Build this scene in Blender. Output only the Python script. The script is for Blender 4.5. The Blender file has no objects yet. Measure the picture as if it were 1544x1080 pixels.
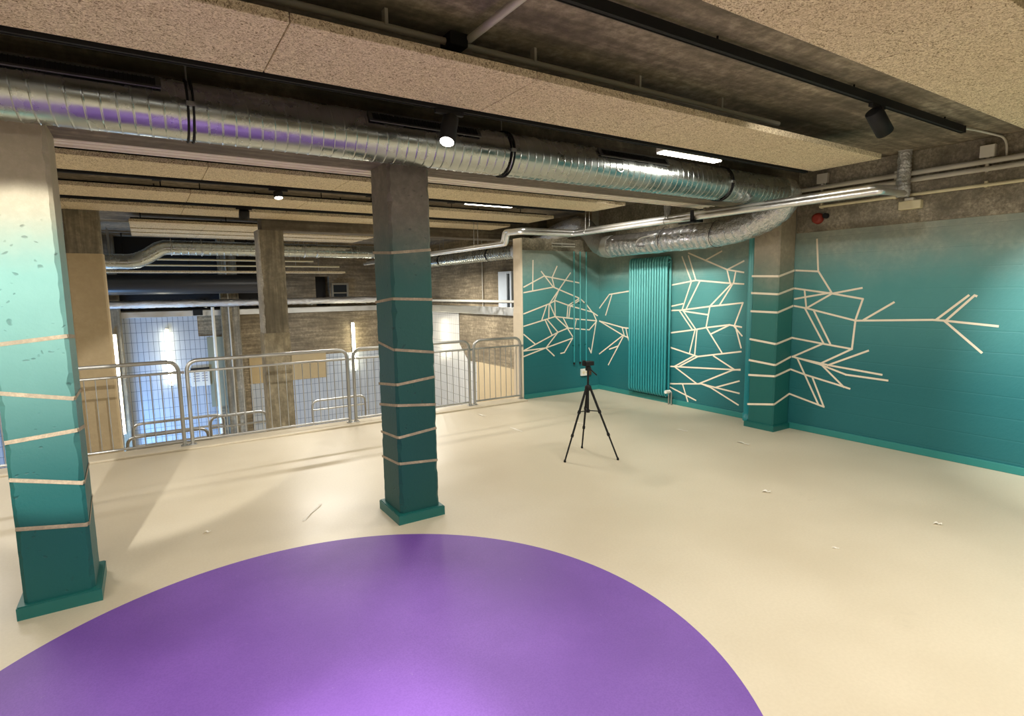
import bpy, bmesh, math, random
from mathutils import Vector, Matrix, noise as mnoise

random.seed(7)
scene = bpy.context.scene
COL = scene.collection
PI = math.pi

# ------------------------------------------------------------------ helpers
class MB:
    """collects geometry (world coordinates) for one mesh object"""
    def __init__(self):
        self.v, self.f, self.m, self.s = [], [], [], []
    def add(self, verts, faces, mat=0, smooth=False):
        b = len(self.v)
        self.v += [tuple(p) for p in verts]
        for f in faces:
            self.f.append(tuple(b + i for i in f)); self.m.append(mat); self.s.append(smooth)
        return self
    def box(self, x0, x1, y0, y1, z0, z1, mat=0, bev=0.0):
        if bev <= 0:
            vs = [(x, y, z) for x in (x0, x1) for y in (y0, y1) for z in (z0, z1)]
            fs = [(0,1,3,2), (4,6,7,5), (0,4,5,1), (2,3,7,6), (0,2,6,4), (1,5,7,3)]
            return self.add(vs, fs, mat)
        bm = bmesh.new()
        r = bmesh.ops.create_cube(bm, size=1.0)
        for v in bm.verts:
            v.co = Vector(((x0+x1)/2 + v.co.x*(x1-x0), (y0+y1)/2 + v.co.y*(y1-y0), (z0+z1)/2 + v.co.z*(z1-z0)))
        bmesh.ops.bevel(bm, geom=list(bm.edges), offset=bev, segments=2, affect='EDGES', profile=0.5)
        self.from_bm(bm, mat); bm.free(); return self
    def from_bm(self, bm, mat=0, smooth=False, M=None):
        bm.verts.ensure_lookup_table()
        for i, v in enumerate(bm.verts): v.index = i
        vs = [(M @ v.co) if M else v.co.copy() for v in bm.verts]
        self.add(vs, [tuple(v.index for v in f.verts) for f in bm.faces], mat, smooth)
        return self
    def obox(self, c, ux, uy, uz, hx, hy, hz, mat=0):
        """oriented box: centre, unit axes, half sizes"""
        c, ux, uy, uz = Vector(c), Vector(ux), Vector(uy), Vector(uz)
        vs = [c + ux*hx*a + uy*hy*b + uz*hz*d for a in (-1,1) for b in (-1,1) for d in (-1,1)]
        fs = [(0,1,3,2), (4,6,7,5), (0,4,5,1), (2,3,7,6), (0,2,6,4), (1,5,7,3)]
        return self.add(vs, fs, mat)
    def tube(self, pts, r, n=12, mat=0, cap=True, closed=False, ring=None):
        """sweep a circle along a polyline; r number or list"""
        pts = [Vector(p) for p in pts]
        N = len(pts)
        rs = r if isinstance(r, (list, tuple)) else [r]*N
        tang = []
        for i in range(N):
            a = pts[(i-1) % N] if (closed or i > 0) else pts[i]
            b = pts[(i+1) % N] if (closed or i < N-1) else pts[i]
            t = (b-a)
            tang.append(t.normalized() if t.length > 1e-9 else Vector((0,0,1)))
        t0 = tang[0]
        up = Vector((0,0,1)) if abs(t0.z) < 0.9 else Vector((1,0,0))
        nrm = (up - t0*up.dot(t0)).normalized()
        vs = []
        for i in range(N):
            if i > 0:
                ax = tang[i-1].cross(tang[i])
                if ax.length > 1e-8:
                    nrm = Matrix.Rotation(tang[i-1].angle(tang[i]), 3, ax.normalized()) @ nrm
            bn = tang[i].cross(nrm).normalized()
            for k in range(n):
                a = 2*PI*k/n
                rr = rs[i] if ring is None else ring(i, a, rs[i])
                vs.append(pts[i] + (nrm*math.cos(a) + bn*math.sin(a))*rr)
        fs = []
        M = N if closed else N-1
        for i in range(M):
            j = (i+1) % N
            for k in range(n):
                k2 = (k+1) % n
                fs.append((i*n+k, i*n+k2, j*n+k2, j*n+k))
        self.add(vs, fs, mat, True)
        if cap and not closed:
            b = len(self.v)
            self.add(vs[:n], [tuple(reversed(range(n)))], mat)
            self.add(vs[-n:], [tuple(range(n))], mat)
        return self
    def cyl(self, p0, p1, r, n=16, mat=0, r1=None):
        return self.tube([p0, p1], [r, r if r1 is None else r1], n, mat)
    def strip(self, pts, nrm, w, off, mat=0):
        """painted line: thin quads lying on a plane"""
        nrm = Vector(nrm)
        for a, b in zip(pts, pts[1:]):
            a, b = Vector(a), Vector(b)
            d = (b-a)
            self.k = getattr(self, 'k', 0) + 1
            if d.length < 1e-6: continue
            d.normalize()
            s = d.cross(nrm).normalized()*w/2
            oo = off + 0.00025*(self.k % 11)
            a2, b2 = a - d*w*0.35 + nrm*oo, b + d*w*0.35 + nrm*oo
            self.add([a2-s, b2-s, b2+s, a2+s], [(0,1,2,3)], mat)
        return self

def rounded(pts, r, seg=6):
    """polyline with rounded corners"""
    pts = [Vector(p) for p in pts]
    out = [pts[0]]
    for i in range(1, len(pts)-1):
        a, p, b = pts[i-1], pts[i], pts[i+1]
        d0, d1 = (a-p), (b-p)
        rr = min(r, d0.length*0.49, d1.length*0.49)
        p0, p1 = p + d0.normalized()*rr, p + d1.normalized()*rr
        for k in range(seg+1):
            t = k/seg
            out.append(p0*(1-t)**2 + p*2*t*(1-t) + p1*t*t)
    out.append(pts[-1])
    return out

def resample(pts, step):
    pts = [Vector(p) for p in pts]
    out, acc = [pts[0]], 0.0
    for a, b in zip(pts, pts[1:]):
        L = (b-a).length
        pos = step - acc
        while pos <= L:
            out.append(a + (b-a)*(pos/L)); pos += step
        acc = L - (pos - step)
    if (out[-1]-pts[-1]).length > step*0.3: out.append(pts[-1])
    return out

def catmull(pts, seg=10):
    pts = [Vector(p) for p in pts]
    P = [pts[0]*2-pts[1]] + pts + [pts[-1]*2-pts[-2]]
    out = []
    for i in range(1, len(P)-2):
        p0, p1, p2, p3 = P[i-1], P[i], P[i+1], P[i+2]
        for k in range(seg):
            t = k/seg
            out.append(0.5*((2*p1) + (p2-p0)*t + (2*p0-5*p1+4*p2-p3)*t*t + (3*p1-p0-3*p2+p3)*t**3))
    out.append(pts[-1])
    return out

def link_mesh(name, mb, mats, origin, parent=None):
    me = bpy.data.meshes.new(name)
    o3 = Vector(origin)
    me.from_pydata([tuple(Vector(p)-o3) for p in mb.v], [], mb.f)
    me.polygons.foreach_set('material_index', mb.m)
    me.polygons.foreach_set('use_smooth', mb.s)
    for m in (mats if isinstance(mats, (list, tuple)) else [mats]): me.materials.append(m)
    me.update()
    o = bpy.data.objects.new(name, me)
    COL.objects.link(o)
    if parent is not None: o.parent = parent
    else: o.location = o3
    return o

def wloc(o):
    """world location of an unrotated root or of its nested part"""
    p = Vector(o.location)
    return p if o.parent is None else p + wloc(o.parent)

def part(name, mb, mats, parent, label=None, stuff=False):
    o = link_mesh(name, mb, mats, wloc(parent), parent)
    if label: o['label'] = label
    if stuff: o['kind'] = 'stuff'
    return o

def thing(name, label, cat, loc, group=None):
    o = bpy.data.objects.new(name, None)
    o.empty_display_size = 0.1
    COL.objects.link(o)
    o.location = loc; o['label'] = label; o['category'] = cat
    if group: o['group'] = group
    return o

def solo(name, mb, mats, label, cat, loc, group=None):
    o = link_mesh(name, mb, mats, loc)
    o['label'] = label; o['category'] = cat
    if group: o['group'] = group
    return o

def struct(name, mb, mats, loc=(0,0,0)):
    o = link_mesh(name, mb, mats, loc)
    o['kind'] = 'structure'
    return o

def copy_tree(o, parent=None):
    c = o.copy(); COL.objects.link(c)
    if parent is not None: c.parent = parent
    for ch in list(o.children): copy_tree(ch, c)
    return c

# ------------------------------------------------------------------ materials
def srgb(r, g, b):
    f = lambda c: ((c/255)/12.92 if c/255 <= 0.04045 else ((c/255+0.055)/1.055)**2.4)
    return (f(r), f(g), f(b), 1)

class NT:
    def __init__(self, name):
        self.mat = bpy.data.materials.new(name); self.mat.use_nodes = True
        self.t = self.mat.node_tree; self.t.nodes.clear()
        self.out = self.n('ShaderNodeOutputMaterial')
        self.b = self.n('ShaderNodeBsdfPrincipled')
        self.l(self.b.outputs[0], self.out.inputs[0])
    def n(self, t, **k):
        nd = self.t.nodes.new(t)
        for a, v in k.items(): setattr(nd, a, v)
        return nd
    def l(self, a, b): self.t.links.new(a, b)
    def pos(self):
        return self.n('ShaderNodeNewGeometry').outputs['Position']
    def sc(self, vec, s):
        m = self.n('ShaderNodeMapping'); self.l(vec, m.inputs['Vector']); m.inputs['Scale'].default_value = s
        return m.outputs[0]
    def noise(self, vec, scale, detail=4, rough=0.55, dist=0.0):
        n = self.n('ShaderNodeTexNoise'); self.l(vec, n.inputs['Vector'])
        n.inputs['Scale'].default_value = scale; n.inputs['Detail'].default_value = detail
        n.inputs['Roughness'].default_value = rough; n.inputs['Distortion'].default_value = dist
        return n.outputs[0]
    def ramp(self, fac, stops):
        r = self.n('ShaderNodeValToRGB'); self.l(fac, r.inputs[0])
        e = r.color_ramp.elements
        while len(e) < len(stops): e.new(0.5)
        for el, (p, c) in zip(e, stops):
            el.position = p; el.color = c if len(c) == 4 else (*c, 1)
        return r.outputs[0]
    def mix(self, fac, a, b, mode='MIX'):
        m = self.n('ShaderNodeMix', data_type='RGBA', blend_type=mode)
        for s, v in ((m.inputs[0], fac), (m.inputs[6], a), (m.inputs[7], b)):
            if hasattr(v, 'links'): self.l(v, s)
            else: s.default_value = v
        return m.outputs[2]
    def math(self, op, a, b=None, clamp=False):
        m = self.n('ShaderNodeMath', operation=op, use_clamp=clamp)
        for s, v in zip(m.inputs, (a, b)):
            if v is None: continue
            if hasattr(v, 'links'): self.l(v, s)
            else: s.default_value = v
        return m.outputs[0]
    def mrange(self, v, a, b, c=0.0, d=1.0, smooth=True):
        m = self.n('ShaderNodeMapRange', interpolation_type='SMOOTHSTEP' if smooth else 'LINEAR')
        self.l(v, m.inputs[0])
        for i, x in enumerate((a, b, c, d)): m.inputs[i+1].default_value = x
        return m.outputs[0]
    def sep(self, v):
        s = self.n('ShaderNodeSeparateXYZ'); self.l(v, s.inputs[0]); return s.outputs
    def bump(self, h, strength=0.3, dist=0.01):
        b = self.n('ShaderNodeBump'); self.l(h, b.inputs['Height'])
        b.inputs['Strength'].default_value = strength; b.inputs['Distance'].default_value = dist
        self.l(b.outputs[0], self.b.inputs['Normal'])
    def set(self, color=None, rough=None, metal=None, spec=None):
        for k, v in (('Base Color', color), ('Roughness', rough), ('Metallic', metal), ('Specular IOR Level', spec)):
            if v is None: continue
            if hasattr(v, 'links'): self.l(v, self.b.inputs[k])
            else: self.b.inputs[k].default_value = v
        return self.mat

def plain(name, col, rough=0.5, metal=0.0, spec=0.5, var=0.08):
    n = NT(name)
    nz = n.noise(n.pos(), 9, 3)
    lo = tuple(c*(1-var) for c in col[:3]) + (1,); hi = tuple(min(1, c*(1+var)) for c in col[:3]) + (1,)
    return n.set(n.mix(nz, lo, hi), rough, metal, spec)

def emit(name, col, strength):
    n = NT(name)
    n.set((0.8, 0.8, 0.8, 1), 0.4)
    n.b.inputs['Emission Color'].default_value = col
    n.b.inputs['Emission Strength'].default_value = strength
    return n.mat

def concrete_col(n, p, dark, light, boards=None, scale=1.0):
    """mottled concrete, optionally with the grain of shuttering boards"""
    a = n.noise(p, 1.7*scale, 6, 0.62)
    c = n.ramp(a, [(0.3, dark), (0.7, light)])
    sm = n.noise(p, 14*scale, 5, 0.7)
    c = n.mix(n.mrange(sm, 0.35, 0.7), n.mix(0.75, c, dark), c)
    if boards:
        st = n.noise(n.sc(p, boards), 3, 4, 0.6)
        c = n.mix(n.mrange(st, 0.35, 0.68), n.mix(0.55, c, tuple(x*0.45 for x in dark[:3])+(1,)), c)
    return c

def make_concrete(name, dark, light, boards=None, rough=0.85, bump=0.35, scale=1.0):
    n = NT(name); p = n.pos()
    c = concrete_col(n, p, dark, light, boards, scale)
    h = n.noise(n.sc(p, boards) if boards else p, 18 if not boards else 4, 6, 0.7)
    n.bump(h, bump, 0.01)
    return n.set(c, rough, 0, 0.3)

def make_paint(name, zlo, zhi, bare, teal_hi, teal_lo, pits=1.0, courses=False, rough=0.55):
    """teal spray paint that thins out into bare concrete towards the top"""
    n = NT(name); p = n.pos(); z = n.sep(p)[2]
    wob = n.noise(p, 2.2, 4)
    zz = n.math('ADD', z, n.math('MULTIPLY', n.math('SUBTRACT', wob, 0.5), 0.35))
    k = n.mrange(zz, zlo, zhi)
    cc = concrete_col(n, p, bare[0], bare[1], None, 1.3)
    t = n.mix(n.mrange(z, 0.6, 1.9), teal_lo, teal_hi)
    tv = n.noise(p, 5, 5, 0.6)
    t = n.mix(n.mrange(tv, 0.3, 0.75), n.mix(0.9, teal_lo, t), t)
    c = n.mix(k, t, cc)
    # small dark pits of the cast concrete
    vo = n.n('ShaderNodeTexVoronoi', feature='F1'); wv = n.n('ShaderNodeVectorMath', operation='ADD'); nt = n.n('ShaderNodeTexNoise'); n.l(p, nt.inputs['Vector']); nt.inputs['Scale'].default_value = 9; n.l(p, wv.inputs[0])
    ws = n.n('ShaderNodeVectorMath', operation='SCALE'); n.l(nt.outputs['Color'], ws.inputs[0]); ws.inputs['Scale'].default_value = 0.12; n.l(ws.outputs[0], wv.inputs[1])
    n.l(n.sc(wv.outputs[0], (1, 1, 1.5)), vo.inputs['Vector'])
    vo.inputs['Scale'].default_value = 17; vo.inputs['Randomness'].default_value = 1
    gate = n.mrange(n.noise(p, 4.3, 3), 0.5, 0.62)
    pit = n.math('MULTIPLY', n.math('SUBTRACT', 1.0, n.mrange(vo.outputs['Distance'], 0.08, 0.2)), gate)
    v2 = n.n('ShaderNodeTexVoronoi', feature='F1'); n.l(n.sc(wv.outputs[0], (0.8, 0.8, 1.3)), v2.inputs['Vector']); v2.inputs['Scale'].default_value = 9.5
    big = n.math('MULTIPLY', n.math('SUBTRACT', 1.0, n.mrange(v2.outputs['Distance'], 0.06, 0.13)), n.mrange(n.noise(p, 2.7, 2), 0.47, 0.55))
    pit = n.math('MAXIMUM', pit, big)
    if pits > 0:
        c = n.mix(n.math('MULTIPLY', pit, 0.4*pits), c, (0.012, 0.03, 0.03, 1))
    h = n.noise(p, 30, 6, 0.7)
    h = n.math('SUBTRACT', n.math('MULTIPLY', h, 0.6), n.math('MULTIPLY', pit, 1.2*pits))
    if courses:
        yy = n.sep(p)
        w = n.math('FRACT', n.math('DIVIDE', z, 0.2))
        jt = n.math('SUBTRACT', 1.0, n.mrange(n.math('ABSOLUTE', n.math('SUBTRACT', w, 0.5)), 0.0, 0.045))
        h = n.math('SUBTRACT', h, n.math('MULTIPLY', jt, 0.35))
    n.bump(h, 0.35, 0.012)
    return n.set(c, rough, 0, 0.4)

def make_woodwool():
    n = NT('wood_wool'); p = n.pos()
    a = n.noise(p, 60, 3, 0.65, 2.2)
    b = n.noise(p, 30, 2, 0.5, 4.0)
    f = n.math('ADD', n.math('MULTIPLY', a, 0.65), n.math('MULTIPLY', b, 0.35))
    c = n.ramp(f, [(0.37, srgb(92, 76, 50)), (0.455, srgb(204, 186, 152)), (0.60, srgb(250, 238, 208))])
    lg = n.noise(p, 0.9, 2)
    c = n.mix(n.mrange(lg, 0.3, 0.7, 0, 0.2), c, srgb(205, 178, 150))
    n.bump(f, 0.7, 0.01)
    return n.set(c, 0.95, 0, 0.1)

def make_galv(name, base, rough, scale=20, metal=1.0, bstr=0.12):
    n = NT(name); p = n.pos()
    v = n.n('ShaderNodeTexVoronoi'); n.l(p, v.inputs['Vector']); v.inputs['Scale'].default_value = scale
    nz = n.noise(p, 6, 4)
    c = n.mix(nz, tuple(x*0.8 for x in base[:3])+(1,), base)
    r = n.mrange(nz, 0.3, 0.7, rough*0.75, rough*1.3)
    n.bump(n.noise(p, scale*1.6, 3), bstr, 0.01)
    return n.set(c, r, metal, 0.5)

def make_foil(name, base, rough, bscale, bstr):
    n = NT(name); p = n.pos()
    w = n.noise(p, bscale, 5, 0.6, 0.6)
    n.bump(w, bstr, 0.02)
    c = n.mix(w, tuple(x*0.75 for x in base[:3])+(1,), base)
    return n.set(c, rough, 0.95, 0.5)

def make_floor():
    n = NT('poured_floor'); p = n.pos()
    a = n.noise(p, 0.8, 4); b = n.noise(p, 60, 3)
    c = n.mix(n.mrange(a, 0.3, 0.7), srgb(204, 192, 168), srgb(213, 202, 179))
    c = n.mix(n.mrange(b, 0.3, 0.7, 0, 0.15), c, srgb(180, 166, 140))
    st = n.noise(p, 2.6, 6, 0.75)
    c = n.mix(n.mrange(st, 0.62, 0.78, 0, 0.25), c, srgb(170, 160, 140))
    n.bump(n.noise(p, 3, 3), 0.03, 0.02)
    return n.set(c, n.mrange(a, 0.3, 0.7, 0.34, 0.44), 0, 0.45)

def make_purple():
    n = NT('purple_floor'); p = n.pos()
    a = n.noise(p, 1.3, 5); b = n.noise(p, 120, 3)
    c = n.mix(n.mrange(a, 0.3, 0.7), srgb(113, 75, 160), srgb(125, 85, 174))
    c = n.mix(n.mrange(b, 0.35, 0.7, 0, 0.35), c, srgb(96, 60, 142))
    d = n.noise(p, 22, 6, 0.8)
    c = n.mix(n.mrange(d, 0.64, 0.72, 0, 0.4), c, srgb(176, 160, 196))
    n.bump(b, 0.12, 0.004)
    return n.set(c, 0.5, 0, 0.4)

def make_tiles(name, col, joint, axis, w=0.0, tw=0.2, th=0.4, rough=0.22):
    n = NT(name); p = n.pos(); s = n.sep(p)
    cb = n.n('ShaderNodeCombineXYZ')
    n.l(s[0 if axis == 'x' else 1], cb.inputs[0]); n.l(s[2], cb.inputs[1])
    br = n.n('ShaderNodeTexBrick', offset=0.0, offset_frequency=1, squash=1.0)
    n.l(cb.outputs[0], br.inputs['Vector'])
    br.inputs['Scale'].default_value = 1
    br.inputs['Brick Width'].default_value = tw; br.inputs['Row Height'].default_value = th
    br.inputs['Mortar Size'].default_value = 0.0045; br.inputs['Mortar Smooth'].default_value = 0.1
    lo = tuple(x*0.93 for x in col[:3])+(1,)
    br.inputs['Color1'].default_value = col; br.inputs['Color2'].default_value = lo
    br.inputs['Mortar'].default_value = joint
    return n.set(br.outputs['Color'], rough, 0, 0.5)

CON_D, CON_L = srgb(84, 78, 66), srgb(148, 138, 118)
M = {}
M['slab'] = make_concrete('ceiling_concrete', srgb(110, 101, 86), srgb(206, 192, 168), (0.22, 3.4, 1), bump=0.3)
M['beam'] = make_concrete('beam_concrete', srgb(104, 96, 84), srgb(160, 148, 128), (0.3, 6, 6), bump=0.4)
M['rough'] = make_concrete('rough_concrete', srgb(104, 98, 84), srgb(196, 186, 164), None, bump=0.9, scale=2.2)
M['hallcol'] = make_concrete('column_concrete', srgb(120, 112, 95), srgb(186, 174, 148), (7, 7, 0.4), bump=0.45)
M['rough_lit'] = make_concrete('lit_chipped_concrete', srgb(150, 146, 138), srgb(214, 208, 196), None, bump=0.8, scale=3)  # chipped column face; its paleness is side light put into the colour
M['hallcol_low'] = make_concrete('worn_column_coat', srgb(140, 130, 108), srgb(206, 192, 160), (4, 4, 1.2), bump=0.5)
M['hallcol_paint'] = make_concrete('painted_column_concrete', srgb(180, 160, 126), srgb(198, 178, 142), None, bump=0.12)
M['board'] = make_concrete('board_marked_concrete', srgb(120, 108, 88), srgb(196, 180, 150), (0.5, 0.5, 7), bump=0.6)
M['dark'] = plain('dark_paint', (0.012, 0.012, 0.014, 1), 0.7)
M['wall'] = make_paint('teal_wall_paint', 1.65, 2.6, (srgb(150, 150, 136), srgb(190, 186, 168)), srgb(80, 144, 142), srgb(30, 102, 107), 0.0, True)
M['pilaster'] = make_paint('teal_pilaster_paint', 1.5, 2.2, (srgb(140, 132, 114), srgb(178, 164, 140)), srgb(58, 122, 114), srgb(22, 96, 92), 0.25)
M['col'] = make_paint('teal_column_paint', 1.75, 2.35, (srgb(104, 98, 86), srgb(150, 142, 126)), srgb(44, 96, 90), srgb(18, 76, 74), 1.0)
M['col_spotlit'] = make_paint('spotlit_column_paint', 1.85, 2.3, (srgb(170, 160, 134), srgb(196, 186, 160)), srgb(122, 172, 162), srgb(20, 88, 86), 1.0)  # teal column paint with the spotlight's brightness put into the upper tones
M['teal'] = plain('teal_gloss_paint', srgb(20, 98, 93), 0.4)
M['teal_base'] = plain('teal_baseboard_paint', srgb(44, 128, 124), 0.4)
M['teal_rad'] = make_paint('teal_radiator_paint', 2.4, 3.2, (srgb(120, 140, 130), srgb(140, 160, 150)), srgb(104, 180, 178), srgb(42, 134, 140), 0.0, False, 0.3)
M['line'] = plain('bare_cream_line', srgb(232, 220, 198), 0.8, 0, 0.3, 0.1)
M['colline'] = make_concrete('bare_column_line', srgb(150, 140, 120), srgb(206, 186, 156), None, bump=0.2, scale=4)
M['cream'] = plain('cream_plaster', srgb(226, 212, 188), 0.8, 0, 0.3)
M['floor'] = make_floor()
M['purple'] = make_purple()
M['wool'] = make_woodwool()
M['galv'] = make_galv('galvanised_duct', (0.50, 0.535, 0.52, 1), 0.27, bstr=0.03)
M['tray'] = plain('lit_zinc_trunking', srgb(236, 228, 216), 0.45, 0.0, 0.6)  # off-white carries the light on the zinc in its colour
M['frame_grey'] = plain('dark_zinc_frame', (0.10, 0.10, 0.095, 1), 0.5, 0.6)
M['galv_dull'] = make_galv('dull_galvanised_steel', (0.62, 0.62, 0.6, 1), 0.42)
M['foil'] = make_foil('aluminium_foil_wrap', (0.82, 0.83, 0.85, 1), 0.24, 30, 0.8)
M['foil_wrinkle'] = make_foil('crumpled_foil_wrap', (0.78, 0.78, 0.78, 1), 0.28, 45, 0.9)
M['pipejacket'] = make_foil('silver_pipe_jacket', (0.9, 0.9, 0.88, 1), 0.36, 10, 0.25)
M['rail'] = make_galv('galvanised_rail', (0.52, 0.52, 0.5, 1), 0.4, 40, 0.85)
M['black'] = plain('black_powder_coat', (0.010, 0.010, 0.010, 1), 0.65, 0, 0.3)
M['blackpipe'] = plain('dark_conduit', (0.03, 0.03, 0.03, 1), 0.5)
M['grey'] = plain('grey_conduit', srgb(190, 186, 174), 0.5)
M['white'] = plain('white_plastic', srgb(222, 220, 210), 0.45)
M['ivory'] = plain('ivory_plastic', srgb(214, 204, 168), 0.5)
M['red'] = plain('red_enamel', srgb(130, 40, 26), 0.45)
M['steel'] = plain('zinc_rod', (0.42, 0.42, 0.4, 1), 0.4, 0.9)
M['tape'] = plain('white_tape', srgb(240, 234, 222), 0.6)
M['blackduct'] = plain('black_insulated_duct', (0.02, 0.021, 0.024, 1), 0.35)
M['tile_x'] = make_tiles('white_wall_tile_far', srgb(176, 184, 194), srgb(96, 104, 114), 'x', 0, 0.105, 0.225)
M['tile_y'] = make_tiles('white_wall_tile_side', srgb(214, 212, 206), srgb(140, 138, 132), 'y', 0, 0.105, 0.225)
M['window'] = plain('white_window_frame', srgb(200, 210, 220), 0.4)
M['glassdark'] = plain('dark_glass', (0.02, 0.024, 0.028, 1), 0.08)
M['led'] = emit('led_warm_white', (1.0, 0.93, 0.78, 1), 14)
M['ledtube'] = emit('led_tube_warm', (1.0, 0.92, 0.66, 1), 20)
M['lens'] = emit('spot_lens_lit', (1.0, 0.94, 0.82, 1), 12)

MURAL_BACK = [[(5.195, 2.203), (5.182, 1.727)], [(5.013, 1.787), (5.408, 1.959)], [(5.354, 2.031), (5.591, 1.781)], [(5.408, 1.959), (6.131, 1.846)], [(5.669, 2.116), (5.566, 1.929), (5.61, 1.781)], [(5.012, 1.701), (5.591, 1.781), (6.151, 1.585), (6.292, 1.479), (6.415, 1.35)], [(5.947, 2.01), (5.704, 1.735), (5.514, 1.515)], [(5.715, 1.75), (5.608, 1.557)], [(5.007, 1.369), (5.514, 1.515), (5.627, 1.563), (5.914, 1.474), (6.415, 1.35), (6.54, 1.282)], [(5.459, 1.502), (5.357, 1.262)], [(5.503, 1.515), (5.494, 1.292)], [(5.514, 1.515), (5.625, 1.302)], [(5.62, 1.563), (5.629, 1.302)], [(5.894, 1.475), (5.874, 1.286)], [(5.941, 1.473), (5.913, 1.285)], [(5.894, 1.475), (6.151, 1.591)], [(5.953, 1.467), (6.151, 1.56)], [(5.004, 1.172), (5.419, 1.259), (5.625, 1.302), (6.071, 1.244), (6.52, 1.194)], [(5.419, 1.259), (5.558, 1.003)], [(5.464, 1.257), (5.68, 1.042)], [(5.625, 1.302), (5.873, 1.108), (5.991, 0.954)], [(5.797, 1.265), (5.893, 1.108)], [(6.071, 1.238), (6.023, 1.055)], [(5.873, 1.102), (6.354, 1.047), (6.52, 1.188)], [(4.998, 0.785), (5.68, 1.042), (5.893, 1.101)], [(5.002, 1.043), (5.214, 0.88)], [(5.68, 1.042), (5.433, 0.8)], [(4.998, 0.78), (5.433, 0.8), (5.99, 0.926)], [(4.996, 0.691), (5.433, 0.8), (5.601, 0.657)], [(5.99, 0.926), (5.813, 0.696), (5.735, 0.687)], [(6.449, 1.317), (6.52, 1.194)], [(6.511, 1.188), (6.396, 0.647)], [(6.346, 0.737), (6.396, 0.647)]]
MURAL_RADIATOR = [[(7.39, 1.412), (7.145, 1.645), (6.629, 1.703)], [(7.078, 1.654), (7.234, 1.295)], [(7.39, 1.189), (6.81, 1.102), (6.621, 1.096)], [(7.39, 1.189), (6.787, 0.966), (6.619, 0.932)], [(7.39, 0.616), (6.83, 0.964)], [(6.832, 1.101), (6.779, 0.967)], [(6.809, 0.95), (7.159, 0.448)], [(7.138, 0.719), (6.924, 0.789)], [(6.746, 1.09), (6.711, 0.971), (6.638, 0.795)], [(5.814, 1.779), (5.444, 1.831), (5.363, 1.842), (4.775, 1.788), (4.595, 1.777)], [(5.618, 2.185), (5.444, 1.831)], [(5.503, 2.192), (5.363, 1.842)], [(5.504, 2.231), (4.853, 1.972), (4.601, 1.927)], [(4.853, 1.972), (4.606, 2.074)], [(5.214, 2.112), (4.948, 2.221)], [(4.853, 1.96), (4.804, 1.8)], [(4.724, 1.931), (4.748, 1.799)], [(5.443, 1.825), (5.598, 1.421)], [(5.299, 1.822), (5.531, 1.422)], [(4.775, 1.788), (5.117, 1.477)], [(4.761, 1.78), (4.953, 1.504)], [(5.807, 1.466), (5.584, 1.509)], [(5.805, 1.405), (5.615, 1.415), (5.117, 1.477), (4.599, 1.533), (4.713, 1.239)], [(5.581, 1.402), (5.144, 1.361)], [(5.117, 1.464), (5.17, 1.18)], [(5.649, 1.409), (5.408, 1.142)], [(5.581, 1.41), (5.343, 1.145)], [(5.797, 1.073), (5.343, 1.145), (5.17, 1.18), (4.798, 1.235), (4.606, 1.214)], [(5.359, 1.132), (5.447, 0.792)], [(5.326, 1.133), (5.355, 0.779)], [(5.154, 1.168), (4.901, 0.852)], [(5.09, 1.094), (4.784, 1.236)], [(4.727, 1.226), (4.596, 1.098)], [(4.698, 1.215), (4.604, 0.939)], [(5.81, 0.853), (5.299, 0.76), (4.602, 0.89)], [(5.348, 0.774), (5.715, 0.575)], [(5.299, 0.76), (5.645, 0.574)], [(5.034, 0.794), (4.705, 0.644)], [(5.821, 0.564), (4.607, 0.643)], [(4.607, 0.65), (4.719, 0.63), (5.272, 0.369)], [(5.715, 0.567), (5.304, 0.365)], [(5.826, 0.296), (5.224, 0.375), (4.989, 0.354), (4.609, 0.327)], [(4.989, 0.354), (4.615, 0.493)], [(5.224, 0.375), (5.066, 0.344), (4.617, 0.168)], [(5.814, 0.255), (5.313, 0.121)], [(5.559, 0.325), (5.451, 0.066)]]
MURAL_RIGHT = [[(3.66, 2.273), (3.628, 1.911), (3.455, 1.65)], [(3.896, 1.927), (3.628, 1.906)], [(3.9, 1.713), (3.455, 1.65), (3.122, 1.591), (3.186, 1.36), (3.206, 1.035)], [(3.455, 1.65), (3.138, 1.71)], [(3.895, 1.587), (3.469, 1.661)], [(3.779, 1.698), (3.746, 1.478)], [(3.746, 1.478), (3.455, 1.65)], [(3.897, 1.503), (3.746, 1.478), (3.186, 1.352), (2.457, 1.387), (2.359, 1.383), (1.938, 1.347)], [(3.759, 1.47), (3.524, 1.077)], [(3.661, 1.461), (3.444, 1.07)], [(3.902, 1.116), (3.532, 1.071), (3.206, 1.035)], [(3.102, 1.363), (2.814, 1.557)], [(2.427, 1.388), (2.177, 1.629)], [(2.349, 1.379), (2.132, 1.629), (2.117, 1.623)], [(2.359, 1.383), (2.042, 1.094)], [(3.532, 1.071), (3.892, 0.885)], [(3.206, 1.035), (3.547, 0.837)], [(3.847, 0.878), (3.439, 0.826), (2.886, 0.783)], [(3.892, 0.888), (3.561, 0.828), (3.253, 0.74), (2.825, 0.728)], [(3.466, 0.824), (3.035, 1.03)], [(3.905, 0.729), (3.722, 0.684), (3.349, 0.615), (3.206, 0.586)], [(3.832, 0.877), (3.551, 0.356)], [(3.636, 0.666), (3.487, 0.339)], [(3.533, 0.822), (3.27, 0.596)], [(3.905, 0.424), (3.481, 0.332)]]
PILASTER_BANDS = [(1.869, 1.858, 1.927), (1.664, 1.649, 1.713), (1.442, 1.435, 1.502), (1.098, 1.062, 1.115), (0.837, 0.81, 0.884), (0.65, 0.673, 0.728), (0.281, 0.33, 0.423)]
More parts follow.
